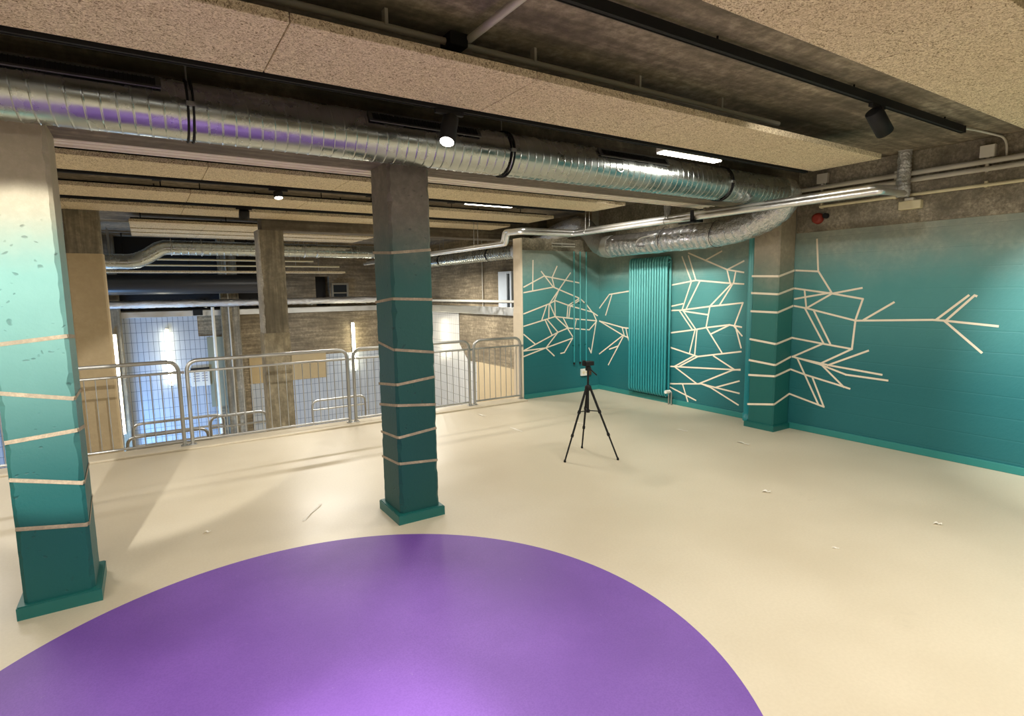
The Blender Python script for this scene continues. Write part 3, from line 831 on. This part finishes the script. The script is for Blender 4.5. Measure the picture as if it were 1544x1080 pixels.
def spotlight(x, y, ztrack, direction, label, lit, r=0.048, L=0.17):
    d = Vector(direction).normalized()
    t = thing('track_spotlight', label, 'spotlight', (x, y, ztrack), 'black cylinder spotlights on the tracks')
    m = MB(); m.box(x-0.09, x+0.09, y-0.016, y+0.016, ztrack-0.028, ztrack-0.004, bev=0.003); part('adaptor', m, M['black'], t)
    piv = Vector((x, y, ztrack-0.085))
    m = MB(); m.cyl((x, y, ztrack-0.028), piv, 0.011, 10); m.cyl(piv - Vector((0.02,0,0)), piv + Vector((0.02,0,0)), 0.014, 10); part('stem', m, M['black'], t)
    a, b = piv - d*0.05, piv + d*(L-0.05)
    m = MB(); m.tube([a, a + d*0.004, b - d*0.004, b, b - d*0.012], [r*0.94, r, r, r*0.96, r*0.86], 28, cap=True); h = part('housing', m, M['black'], t)
    m = MB(); m.cyl(b - d*0.010, b - d*0.004 if not lit else b + d*0.001, r*0.85, 24); part('lens', m, M['lens'] if lit else M['glassdark'], h, 'glowing lens' if lit else None)
    return b, d
lampC = spotlight(1.585, 3.095, 2.800, (-0.36, -0.34, -1.0), 'lit black spotlight hanging in front of the big duct above the middle column', True)
lampR = spotlight(4.36, 2.05, 2.985, (0.62, -0.1, -0.6), 'black spotlight tilted to the right on the track under the bare slab', False, 0.056, 0.19)
spotlight(1.22, 6.19, 2.80, (0.05, -0.25, -1), 'small lit spotlight in the dark gap beyond the beam, left of the middle column', True, 0.045, 0.06)
spotlight(1.11, 7.72, 2.80, (0, 0.4, -1), 'unlit black spotlight farther back above the railing', False, 0.06, 0.1)

def led_bar(x0, x1, y, z, label):
    t = thing('linear_lamp', label, 'ceiling lamp', ((x0+x1)/2, y, z))
    m = MB(); m.box(x0, x1, y-0.045, y+0.045, z+0.012, z+0.05, bev=0.004); part('housing', m, M['white'], t)
    m = MB(); m.box(x0+0.004, x1-0.004, y-0.041, y+0.041, z, z+0.012, bev=0.003); part('diffuser', m, M['led'], t, 'glowing white diffuser')
    for x in (x0+0.12, x1-0.12):
        m = MB(); m.cyl((x, y, z+0.05), (x, y, ZC-0.002), 0.004, 6); part('cord', m, M['black'], t)
led_bar(3.58, 4.30, 3.30, 2.825, 'bright linear lamp between the long board row and the big duct')
led_bar(3.40, 4.07, 6.26, 2.80, 'bright linear lamp beyond the beam, right of the middle column')

def wall_tube(x, y, z0, z1, r, label):
    t = thing('tube_lamp', label, 'wall lamp', (x, y, (z0+z1)/2), 'vertical tube lamps on the far hall wall')
    m = MB(); m.box(x-0.035, x+0.035, y+0.02, y+0.055, z0-0.02, z1+0.02, bev=0.004); part('backplate', m, M['white'], t)
    m = MB(); m.tube([(x, y, z0), (x, y, z0+0.02), (x, y, z1-0.02), (x, y, z1)], [r*0.7, r, r, r*0.7], 14); part('tube', m, M['ledtube'], t, 'glowing tube')
wall_tube(0.385, 15.42, -0.36, 0.95, 0.042, 'glowing vertical tube lamp on the blue lit tile wall')
wall_tube(4.755, 15.40, -0.40, 0.91, 0.042, 'glowing vertical tube lamp on the brown wall left of the middle column')
wall_tube(-0.60, 15.02, -1.3, 0.9, 0.022, 'glowing vertical tube lamp half hidden behind the tan painted column')

# ------------------------------------------------------------------ ceiling conduits
t = thing('slab_conduit', 'grey conduit pipe running along the slab above the long board row', 'pipe', (1.5, 2.68, 2.99))
m = MB(); m.cyl((-3, 2.68, 2.985), (1.36, 2.68, 2.985), 0.017, 10); m.cyl((1.46, 2.68, 2.985), (4.2, 2.68, 2.985), 0.017, 10); part('tube', m, M['grey'], t)
m = MB(); m.cyl((1.47, 2.64, 3.0), (1.47, -1.5, 3.0), 0.019, 10); part('branch', m, M['grey'], t)
m = MB(); m.box(1.36, 1.46, 2.62, 2.74, 2.955, 3.02, bev=0.006); part('junction_box', m, M['black'], t, 'black junction box')
for x in (-1.2, 0.2, 1.05, 1.9, 2.7, 3.5):
    m = MB(); m.box(x-0.008, x+0.008, 2.66, 2.70, 2.985, ZC); part('clip', m, M['grey'], t)
for (y, z, r, xe, lab) in ((5.35, 2.95, 0.03, 5.2, 'dark pipe under the slab just before the first board row beyond the beam'),
                       (6.85, 2.93, 0.03, 5.25, 'dark pipe under the slab just before the second board row beyond the beam'),
                       (6.60, 2.97, 0.02, 5.25, 'thin dark conduit in the gap after the first board row beyond the beam'),
                       (8.06, 2.93, 0.025, 5.2, 'dark pipe under the slab just before the third board row beyond the beam')):
    t = thing('dark_pipe', lab, 'pipe', (1.5, y, z), 'dark pipes between the board rows')
    m = MB(); m.cyl((-3, y, z), (xe, y, z), r, 10); part('tube', m, M['blackpipe'], t)
    x = -2.0
    while x < xe:
        m = MB(); m.box(x-0.04, x+0.04, y-r-0.006, y+r+0.006, z-r-0.006, z+r+0.006); m.cyl((x, y, z), (x, y, ZC-0.002), 0.008, 6); part('hanger', m, M['black'], t)
        x += 1.1

# insulated heating pipes
def jacket(path, label, r=0.030):
    t = thing('insulated_pipe', label, 'pipe', tuple(path[0]), 'silver jacketed heating pipes')
    m = MB(); m.tube(rounded(path, 0.045, 5), r, 14); part('jacket', m, M['pipejacket'], t)
    return t
zl, zu = 2.523, 2.570
t1 = jacket([(6.40, 2.72, 2.64), (5.254, 2.40, zl), (5.254, 6.48, zl), (4.42, 6.60, 2.533), (4.40, 6.88, 2.54), (4.40, 6.93, 2.40), (4.42, 7.06, 2.40), (4.42, 13.2, 2.40)],
       'lower of two silver jacketed pipes crossing before the right wall')
t2 = jacket([(6.40, 2.80, 2.70), (5.324, 2.50, zu), (5.324, 6.53, zu), (4.51, 6.645, 2.577), (4.47, 7.08, 2.586), (4.47, 7.13, 2.436), (4.49, 7.30, 2.436), (4.49, 13.2, 2.436)],
       'upper of two silver jacketed pipes crossing before the right wall')
for tt, xx, z0 in ((t1, 5.254, zl), (t2, 5.324, zu)):
    for y in (4.75, 6.2):
        m = MB(); m.cyl((xx, y, z0+0.028), (xx, y, ZC-0.002), 0.004, 6); part('rod', m, M['steel'], tt)
        m = MB(); m.tube([(xx+0.034*math.cos(a), y, z0+0.034*math.sin(a)) for a in [2*PI*i/20 for i in range(20)]], 0.004, 6, closed=True); part('clamp', m, M['steel'], tt)
for tt, xx, z0 in ((t1, 4.42, 2.40), (t2, 4.49, 2.436)):
    for y in (7.9, 10.0, 12.0):
        m = MB(); m.cyl((xx, y, z0+0.028), (xx, y, ZC-0.002), 0.004, 6); part('rod', m, M['steel'], tt)
m = MB(); m.box(5.20, 5.37, 4.30, 4.34, 2.475, 2.495); m.box(5.20, 5.215, 4.30, 4.34, 2.475, 2.60); m.box(5.355, 5.37, 4.30, 4.34, 2.475, 2.62); m.box(5.19, 5.23, 4.28, 4.50, 2.462, 2.476)
part('hanger_bracket', m, M['black'], t1, 'black hanger bracket')
for z, lab in ((2.475, 'upper of two short pale pipes high on the end wall beside the elbow'), (2.435, 'lower of two short pale pipes high on the end wall beside the elbow')):
    m = MB(); m.cyl((5.55, 7.372, z), (6.02, 7.372, z), 0.013, 8); m.box(5.75, 5.77, 7.365, 7.4, z-0.016, z+0.016)
    solo('short_pipe', m, M['grey'], lab, 'pipe', (5.8, 7.372, z))
t = thing('insulated_riser', 'crumpled foil wrapped riser pipe dropping from the slab at the right wall', 'pipe', (6.46, 2.75, 2.58))
m = MB(); foil_duct(m, [(6.46, 2.75, 2.61), (6.46, 2.75, 2.75), (6.46, 2.75, 2.9), (6.46, 2.75, ZC)], 0.062, 0.04, 0.005, 16, 2.0); part('jacket', m, M['foil_wrinkle'], t)
t = thing('insulated_riser', 'small foil wrapped riser at the right wall beyond the big duct', 'pipe', (6.46, 5.75, 2.75))
m = MB(); foil_duct(m, [(6.40, 5.75, 2.75), (6.40, 5.75, 2.85), (6.40, 5.75, 2.95), (6.40, 5.75, ZC)], 0.05, 0.04, 0.004, 14, 5.0); part('jacket', m, M['foil_wrinkle'], t)
m = MB(); m.cyl((6.40, 5.75, 2.76), (6.2, 5.95, 2.70), 0.02, 8); part('stub', m, M['white'], t)

# services on the right wall
def wall_conduit(z, r, y0, y1, label, mat):
    x = WX-0.02-r-0.012
    t = thing('beam_conduit', label, 'pipe', (x, (y0+y1)/2, z), 'conduits along the right wall beam')
    m = MB(); m.cyl((x, y0, z), (x, y1, z), r, 12); part('tube', m, mat, t)
    y = y0 + 0.35
    while y < y1:
        m = MB(); m.box(x-0.004, WX-0.02, y-0.012, y+0.012, z-r-0.004, z+r+0.02); part('clip', m, mat, t)
        y += 0.75
    return t
wall_conduit(2.842, 0.025, -2.0, 3.88, 'upper of two pale conduits side by side along the right wall beam', M['grey'])
wall_conduit(2.775, 0.023, -2.0, 3.88, 'lower of two pale conduits side by side along the right wall beam', M['grey'])
wall_conduit(2.632, 0.016, -2.0, 3.62, 'thin pale conduit by itself low on the right wall beam', M['ivory'])
t = thing('junction_box', 'square pale junction box on the right wall beam near the track end', 'junction box', (WX-0.02, 2.105, 2.93))
m = MB(); m.box(WX-0.075, WX-0.02, 2.045, 2.16, 2.875, 2.985, bev=0.005); part('body', m, M['grey'], t)
m = MB(); m.box(WX-0.08, WX-0.075, 2.05, 2.155, 2.88, 2.98); part('lid', m, M['white'], t)
m = MB(); m.tube(catmull([(WX-0.045, 2.07, 2.875), (WX-0.045, 2.06, 2.85), (WX-0.045, 2.045, 2.83)], 4), 0.006, 6); part('cable', m, M['white'], t)
t = thing('junction_box', 'small pale junction box under the right end of the long board row', 'junction box', (WX-0.02, 3.6, 2.94))
m = MB(); m.box(WX-0.07, WX-0.02, 3.54, 3.66, 2.885, 2.995, bev=0.005); part('body', m, M['grey'], t)
m = MB()
for y in (3.57, 3.59, 3.61): m.tube(catmull([(WX-0.045, y, 2.89), (WX-0.045, y+0.004, 2.86), (WX-0.045, y+0.015, 2.83)], 4), 0.005, 6)
part('cable', m, M['white'], t)
m = MB(); m.tube(catmull([(5.81, 2.05, 3.02), (6.1, 2.06, 3.045), (6.42, 2.03, 3.045), (6.53, 2.005, 3.03), (WX-0.035, 1.98, 2.97), (WX-0.035, 1.97, 2.86)], 8), 0.009, 8)
solo('white_cable', m, M['white'], 'white cable from the track end bending down the right wall beam', 'cable', (6.2, 2.03, 3.02))
t = thing('emergency_lamp', 'small ivory box lamp on the right wall beam under the foil riser', 'lamp', (WX-0.02, 2.71, 2.52))
m = MB(); m.box(WX-0.085, WX-0.02, 2.60, 2.80, 2.49, 2.575, bev=0.008); part('body', m, M['ivory'], t)
m = MB(); m.box(WX-0.10, WX-0.03, 2.66, 2.74, 2.575, 2.60, bev=0.004); part('bracket', m, M['grey'], t)
t = thing('alarm_sounder', 'round dark red sounder on the right wall beam near the pilaster', 'alarm', (WX-0.02, 3.64, 2.505))
m = MB(); m.tube([(WX-0.02, 3.64, 2.505), (WX-0.03, 3.64, 2.505), (WX-0.075, 3.64, 2.505), (WX-0.085, 3.64, 2.505)], [0.06, 0.065, 0.055, 0.035], 20); part('dome', m, M['red'], t)
m = MB(); m.cyl((WX-0.02, 3.55, 2.525), (WX-0.06, 3.55, 2.525), 0.03, 12); part('side_cap', m, M['black'], t)

# ------------------------------------------------------------------ tripod
t = thing('camera_tripod', 'slim black camera tripod standing on the floor before the mural corner', 'tripod', (3.785, 4.43, 0))
ax, ay = 3.785, 4.425
m = MB(); m.cyl((ax, ay, 0.48), (ax, ay, 0.93), 0.011, 12); m.cyl((ax, ay, 0.47), (ax, ay, 0.5), 0.02, 10); part('centre_column', m, M['black'], t)
m = MB(); m.tube([(ax, ay, 0.70), (ax, ay, 0.715), (ax, ay, 0.745), (ax, ay, 0.76)], [0.02, 0.034, 0.034, 0.018], 14); part('shoulder', m, M['black'], t)
for fx, fy in ((3.462, 4.405), (3.945, 4.145), (3.93, 4.695)):
    top = Vector((ax + (fx-ax)*0.07, ay + (fy-ay)*0.07, 0.735)); ft = Vector((fx, fy, 0.012))
    mid = top.lerp(ft, 0.34); mid2 = top.lerp(ft, 0.66)
    m = MB(); m.cyl(top, mid, 0.0125, 10); m.tube([mid - (ft-top)*0.02, mid + (ft-top)*0.02], 0.017, 10); lg = part('leg', m, M['black'], t)
    m = MB(); m.cyl(mid, mid2, 0.0105, 10); m.tube([mid2 - (ft-top)*0.018, mid2 + (ft-top)*0.018], 0.015, 10); part('middle_section', m, M['black'], lg)
    m = MB(); m.cyl(mid2, ft, 0.0085, 10); part('lower_section', m, M['black'], lg)
    m = MB(); m.tube([(fx, fy, 0.0), (fx, fy, 0.01), (fx, fy, 0.025)], [0.012, 0.013, 0.009], 10); part('rubber_foot', m, M['black'], lg)
    m = MB(); m.cyl((ax, ay, 0.49), top.lerp(ft, 0.335), 0.005, 8); part('brace', m, M['black'], t)
m = MB(); m.box(ax-0.022, ax+0.022, ay-0.018, ay+0.018, 0.91, 0.955, bev=0.004); m.cyl((ax, ay, 0.95), (ax+0.0, ay, 0.965), 0.02, 12); part('pan_head', m, M['black'], t)
m = MB(); m.tube([(ax+0.02, ay, 0.93), (ax+0.075, ay-0.05, 0.86)], [0.006, 0.008], 8); part('pan_handle', m, M['black'], t)
m = MB(); m.box(ax-0.055, ax+0.055, ay-0.035, ay+0.035, 0.962, 1.005, bev=0.006); m.box(ax-0.06, ax-0.045, ay-0.02, ay+0.02, 0.962, 1.02, bev=0.003); part('clamp', m, M['black'], t)

# ------------------------------------------------------------------ scraps of tape on the floor
def scrap(p, q, w, curl, label):
    p, q = Vector((*p, 0)), Vector((*q, 0)); d = (q-p); s = Vector((-d.y, d.x, 0)).normalized()*w/2
    N = 8; vs = []; fs = []
    for i in range(N+1):
        u = i/N; c = p + d*u + s*0.6*math.sin(u*PI)*curl
        z = 0.0008 + curl*0.012*abs(math.sin(u*PI*1.5))
        ww = s*(0.75 + 0.25*math.sin(u*9+p.x))
        vs += [c-ww+Vector((0,0,z)), c+ww+Vector((0,0,z)), c+ww+Vector((0,0,z+0.0012)), c-ww+Vector((0,0,z+0.0012))]
    for i in range(N):
        a, b = 4*i, 4*i+4
        for k in range(4): fs.append((a+k, a+(k+1) % 4, b+(k+1) % 4, b+k))
    fs += [(3,2,1,0), (4*N, 4*N+1, 4*N+2, 4*N+3)]
    m = MB(); m.add(vs, fs)
    solo('tape_scrap', m, M['tape'], label, 'tape', tuple((p+q)/2), 'scraps of pale tape on the floor')
scrap((0.90, 4.40), (1.10, 4.67), 0.022, 0.4, 'long pale tape scrap on the floor left of the middle column')
scrap((0.235, 4.60), (0.275, 4.575), 0.03, 1.0, 'small crumpled scrap on the floor right of the mint column base')
scrap((3.845, 6.90), (3.865, 6.70), 0.03, 0.5, 'curved tape scrap near the narrow railing panel')
scrap((3.80, 5.96), (3.80, 5.69), 0.03, 0.2, 'straight pale tape scrap on the floor left of the tripod')
scrap((4.62, 5.72), (4.70, 5.55), 0.025, 0.2, 'faint tape scrap on the floor right behind the tripod')
scrap((5.405, 4.66), (5.423, 4.49), 0.028, 0.6, 'tape scrap on the floor midway between the tripod and the thick teal pipe')
scrap((5.505, 3.86), (5.487, 3.70), 0.03, 0.8, 'bent tape scrap on the floor in front of the pilaster')
scrap((4.305, 2.765), (4.335, 2.705), 0.045, 1.2, 'crumpled pale scrap on the open floor right of the purple circle')
scrap((4.722, 1.665), (4.742, 1.618), 0.035, 1.0, 'crumpled pale scrap on the floor farthest to the right')
scrap((3.743, 1.88), (3.757, 1.84), 0.018, 0.3, 'tiny faint scrap on the floor between the two crumpled scraps')

# ------------------------------------------------------------------ hall services
t = thing('hall_duct', 'silver duct far across the hall with a stepped bend at its left end', 'duct', (1.5, 12.5, 2.65))
m = MB(); spiral_duct(m, 0.45, 4.9, 12.5, 2.63, 0.135, 0.12, 0.004, 32); part('tube', m, M['galv'], t)
m = MB(); m.tube([(0.5, 12.5, 2.63), (0.40, 12.5, 2.63), (0.31, 12.5, 2.60), (0.12, 12.5, 2.47), (-0.06, 12.5, 2.38), (-0.2, 12.5, 2.36), (-1.6, 12.5, 2.36)], 0.137, 24); part('bend', m, M['galv'], t)
for x in (0.5, 1.0, 2.9, 3.15):
    m = MB(); m.tube([(x, 12.5+0.142*math.cos(a), 2.63+0.142*math.sin(a)) for a in [2*PI*i/24 for i in range(24)]], 0.01, 6, closed=True); s_ = part('strap', m, M['galv_dull'], t)
    m = MB(); m.cyl((x, 12.5, 2.77), (x, 12.5, ZC-0.002), 0.008, 6); part('rod', m, M['steel'], s_)
t = thing('black_duct', 'large black duct in the dark far end of the hall', 'duct', (1.0, 14.6, 1.98))
m = MB(); m.cyl((-2.5, 14.6, 1.98), (2.7, 14.6, 1.98), 0.215, 28); part('tube', m, M['blackduct'], t)
for x in (-0.3, 0.9, 2.1):
    m = MB(); m.box(x-0.02, x+0.02, 14.38, 14.82, 2.195, 2.21); m.cyl((x, 14.6, 2.2), (x, 14.6, ZC-0.002), 0.01, 6); part('hanger', m, M['black'], t)
t = thing('foil_pipe', 'crumpled foil wrapped pipe along the whole far hall wall', 'pipe', (1.5, 15.25, 1.545))
m = MB(); foil_duct(m, [(-2.5, 14.98, 1.545), (0.0, 14.98, 1.55), (2.5, 14.98, 1.545), (6.4, 14.98, 1.55)], 0.085, 0.16, 0.006, 14, 9.0); part('jacket', m, M['foil_wrinkle'], t)
for x in (-1.0, 1.2, 2.4, 3.6, 5.0):
    m = MB(); m.box(x-0.02, x+0.02, 14.98, 15.37, 1.44, 1.465); part('bracket', m, M['steel'], t)
m = MB(); m.box(-8, 6.5, 15.40, 15.5, 1.24, 1.38, bev=0.006)
t = thing('trunking', 'grey trunking under the foil pipe along the far hall wall', 'trunking', (1.0, 15.45, 1.31)); part('channel', m, M['galv_dull'], t)
m = MB(); m.box(0.95, 1.15, 15.36, 15.41, 1.26, 1.40); part('outlet_box', m, M['black'], t)
m = MB(); m.box(WX-0.09, WX, 8.5, 15.4, 1.20, 1.38, bev=0.006)
t = thing('trunking', 'grey trunking under the white rail on the hall side wall', 'trunking', (WX-0.04, 12, 1.29)); part('channel', m, M['galv_dull'], t)
m = MB(); m.cyl((WX-0.08, 8.0, 1.50), (WX-0.08, 15.3, 1.50), 0.03, 10)
t = thing('white_pipe', 'white pipe along the hall side wall above the grey trunking', 'pipe', (WX-0.08, 12, 1.5)); part('tube', m, M['white'], t)
m = MB()
for y in (9.0, 11, 13, 15): m.box(WX-0.08, WX, y-0.015, y+0.015, 1.49, 1.51)
part('bracket', m, M['steel'], t)
m = MB(); m.cyl((WX-0.03, 11.35, 1.38), (WX-0.03, 11.35, ZC-0.002), 0.014, 8)
solo('vertical_conduit', m, M['grey'], 'thin vertical conduit on the dark hall side wall', 'pipe', (WX-0.03, 11.35, 1.38))
for (y, z, x1, r, lab) in ((13.4, 2.46, 3.3, 0.02, 'upper of two thin pipes crossing the dark end of the hall'),
                        (13.8, 2.36, 4.0, 0.018, 'lower of two thin pipes crossing the dark end of the hall')):
    t = thing('hall_pipe', lab, 'pipe', (1, y, z), 'thin pipes in the dark end of the hall')
    m = MB(); m.cyl((-2.0, y, z), (x1, y, z), r, 8); part('tube', m, M['ivory'], t)
    for x in (-0.5, 1.5, 3.0):
        m = MB(); m.cyl((x, y, z), (x, y, ZC-0.002), 0.006, 6); part('rod', m, M['steel'], t)
m = MB(); m.box(-1.6, 4.2, 14.0, 14.3, 2.215, 2.26, bev=0.006)
t = thing('hanging_panel', 'narrow pale panel hanging in the dark end of the hall above the black duct', 'panel', (1.3, 14.15, 2.22)); part('board', m, M['wool'], t)
for x in (-0.5, 1.5, 3.6):
    m = MB(); m.cyl((x, 14.15, 2.25), (x, 14.15, ZC-0.002), 0.006, 6); part('rod', m, M['steel'], t)
m = MB(); m.cyl((1.33, 15.0, -2.6), (1.33, 15.0, 1.45), 0.035, 12)
solo('white_downpipe', m, M['white'], 'white vertical pipe beside the thin bare column at the far hall wall', 'pipe', (1.33, 15.0, -2.6))
m = MB(); m.box(0.80, 1.20, 15.43, 15.48, -0.45, 0.0, bev=0.004)
t = thing('notice_sign', 'small white notice on the blue lit tile wall behind the railing posts', 'sign', (1.0, 15.45, -0.22)); part('board', m, M['white'], t)
m = MB(); m.box(0.80, 1.20, 15.425, 15.431, -0.05, 0.0); part('header_strip', m, M['black'], t)
m = MB()
for zz in (-0.14, -0.2, -0.26, -0.32): m.box(0.85, 0.98, 15.427, 15.431, zz-0.012, zz+0.012); m.box(1.03, 1.15, 15.427, 15.431, zz-0.012, zz+0.012)
part('print', m, plain('grey_print', srgb(150, 150, 160), 0.6), t)

def handrail(x0, x1, y, zt, label, bars=3):
    t = thing('stair_handrail', label, 'handrail', ((x0+x1)/2, y, -1.25), 'tubular handrails of the lower stair')
    m = MB(); m.tube(rounded([(x0, y, -1.25), (x0, y, zt), (x1, y, zt), (x1, y, -1.25)], 0.12, 6), 0.022, 10); part('frame', m, M['rail'], t)
    for i in range(bars-1):
        z = zt - 0.17*(i+1)
        m = MB(); m.cyl((x0+0.01, y, z), (x1-0.01, y, z), 0.016, 8); part('cross_rail', m, M['rail'], t)
handrail(-0.30, 0.95, 10.3, -0.22, 'handrail loop below the blue lit tiles, seen through the railing')
handrail(-0.36, 0.66, 9.6, -0.27, 'nearer left handrail loop below the blue lit tiles, seen through the railing')
handrail(0.70, 1.50, 9.6, -0.11, 'handrail loop beside the chipped bare column, seen through the railing')
handrail(2.42, 3.40, 10.5, -0.21, 'handrail loop below the right tube lamp, seen through the railing', 2)

# ------------------------------------------------------------------ lights
def spot(name, loc, target, power, angle, blend, col=(1, 0.95, 0.86), size=0.03):
    L = bpy.data.lights.new(name, 'SPOT'); L.energy = power; L.spot_size = math.radians(angle); L.spot_blend = blend
    L.color = col; L.shadow_soft_size = size
    o = bpy.data.objects.new(name, L); COL.objects.link(o); o.location = loc
    o.rotation_euler = (Vector(target)-Vector(loc)).to_track_quat('-Z', 'Y').to_euler()
    return o
def area(name, loc, target, power, sx, sy, col=(1, 0.95, 0.86)):
    L = bpy.data.lights.new(name, 'AREA'); L.energy = power; L.shape = 'RECTANGLE'; L.size = sx; L.size_y = sy; L.color = col
    o = bpy.data.objects.new(name, L); COL.objects.link(o); o.location = loc
    d = Vector(target)-Vector(loc)
    o.rotation_euler = d.to_track_quat('-Z', 'Y').to_euler()
    return o
def down(name, x, y, z, power, sx=1.2, sy=0.1, col=(1, 0.95, 0.86)):
    return area(name, (x, y, z), (x, y, z-1), power, sx, sy, col)

W_ = (1.0, 0.95, 0.86)
# track spotlights out of the frame above and behind the camera
spot('column_spot', (-1.05, 0.5, 2.95), (-0.45, 3.92, 1.50), 900, 26, 0.22, (1, 0.97, 0.9))
spot('circle_spot', lampC[0] + lampC[1]*0.01, lampC[0] + lampC[1], 140, 60, 0.9, W_)
spot('circle_spot', (0.45, 0.55, 2.95), (0.56, 1.85, 0), 600, 24, 1.0, W_)
spot('circle_spot', (-0.6, 0.55, 2.95), (0.0, 2.9, 0), 110, 44, 1.0, W_)
spot('wall_spot', lampR[0] + lampR[1]*0.01, (6.58, 0.9, 0.9), 480, 60, 1.0, (0.96, 1, 0.95))
spot('floor_spot', (0.1, 0.55, 2.95), (0.8, 4.8, 0), 140, 34, 0.9, W_)
spot('mural_spot', (4.3, 4.75, 2.86), (6.58, 6.0, 1.3), 400, 62, 0.8, W_)
spot('mural_spot', (4.6, 4.75, 2.86), (5.9, 7.4, 1.35), 150, 52, 0.8, W_)
spot('mural_spot', (3.1, 2.05, 2.93), (6.58, 3.0, 1.2), 60, 70, 0.9, W_)
down('room_led_and_fill', 3.94, 3.30, 2.818, 32, 0.7, 0.07, W_)
down('room_led_and_fill', 3.0, 0.4, 2.80, 64, 1.2, 0.1, W_)  # this and the room lights below are unseen, added as fill
down('room_led_and_fill', 0.2, 0.3, 2.80, 65, 1.2, 0.1, W_)
down('room_led_and_fill', 5.0, -0.8, 2.80, 72, 1.2, 0.1, W_)
down('room_led_and_fill', -2.4, 1.6, 2.80, 60, 1.2, 0.1, W_)
down('room_led_and_fill', -1.5, -1.8, 2.80, 80, 1.2, 0.1, W_)
down('hall_led_and_fill', 3.73, 6.26, 2.79, 50, 0.66, 0.07, W_)
down('hall_led_and_fill', -1.8, 6.26, 2.79, 40, 0.66, 0.07, W_)  # unseen, added at the left to brighten the hall
spot('hall_spot', (-1.8, 6.19, 2.75), (1.44, 9.1, 1.3), 90, 40, 0.7, W_)
spot('hall_spot', (1.22, 6.16, 2.68), (1.25, 5.9, 0), 70, 80, 0.8, W_)
down('hall_low_fill', 2.6, 10.0, 2.6, 150, 1.2, 0.1, W_)  # these unseen downlights are added to brighten the hall
down('hall_low_fill', 5.0, 11.5, 2.2, 130, 0.1, 1.2, W_)
down('hall_low_fill', -2.6, 10.5, 2.6, 110, 1.2, 0.1, W_)
area('tube_glow', (5.6, 15.36, 0.3), (5.6, 14.0, 0.3), 16, 0.10, 1.2, (1, 0.9, 0.66))
area('blue_fill', (-1.2, 13.6, -2.2), (0.1, 15.5, -0.9), 170, 0.8, 0.4, (0.22, 0.5, 1.0))  # unseen area light added to tint the far tiles blue

scene.cycles.diffuse_bounces = 8
scene.cycles.max_bounces = 12
wd = bpy.data.worlds.new('world'); scene.world = wd; wd.use_nodes = True
bg = wd.node_tree.nodes.get('Background') or wd.node_tree.nodes.new('ShaderNodeBackground')
bg.inputs[0].default_value = (0.9, 0.95, 1.0, 1); bg.inputs[1].default_value = 0.05

# ------------------------------------------------------------------ camera
cd = bpy.data.cameras.new('camera'); cam = bpy.data.objects.new('camera', cd); COL.objects.link(cam)
cd.sensor_fit = 'HORIZONTAL'; cd.sensor_width = 36.0; cd.lens = 19.8735
cd.clip_start = 0.05; cd.clip_end = 100
r_ = Vector((0.8392257737707801, -0.5435670122448454, -0.015329834899552756))
d_ = Vector((-0.07804513944359776, -0.09250072574975543, -0.9926492693519691))
f_ = Vector((0.538153376694846, 0.8342532702572887, -0.12005175640928599))
R3 = Matrix((r_, -d_, -f_)).transposed()
cam.matrix_world = Matrix.Translation((0, 0, 1.75)) @ R3.to_4x4()
scene.camera = cam

vs_ = scene.view_settings
vs_.view_transform = 'Standard'; vs_.look = 'None'; vs_.exposure = 0.0; vs_.gamma = 1.0; vs_.use_curve_mapping = False
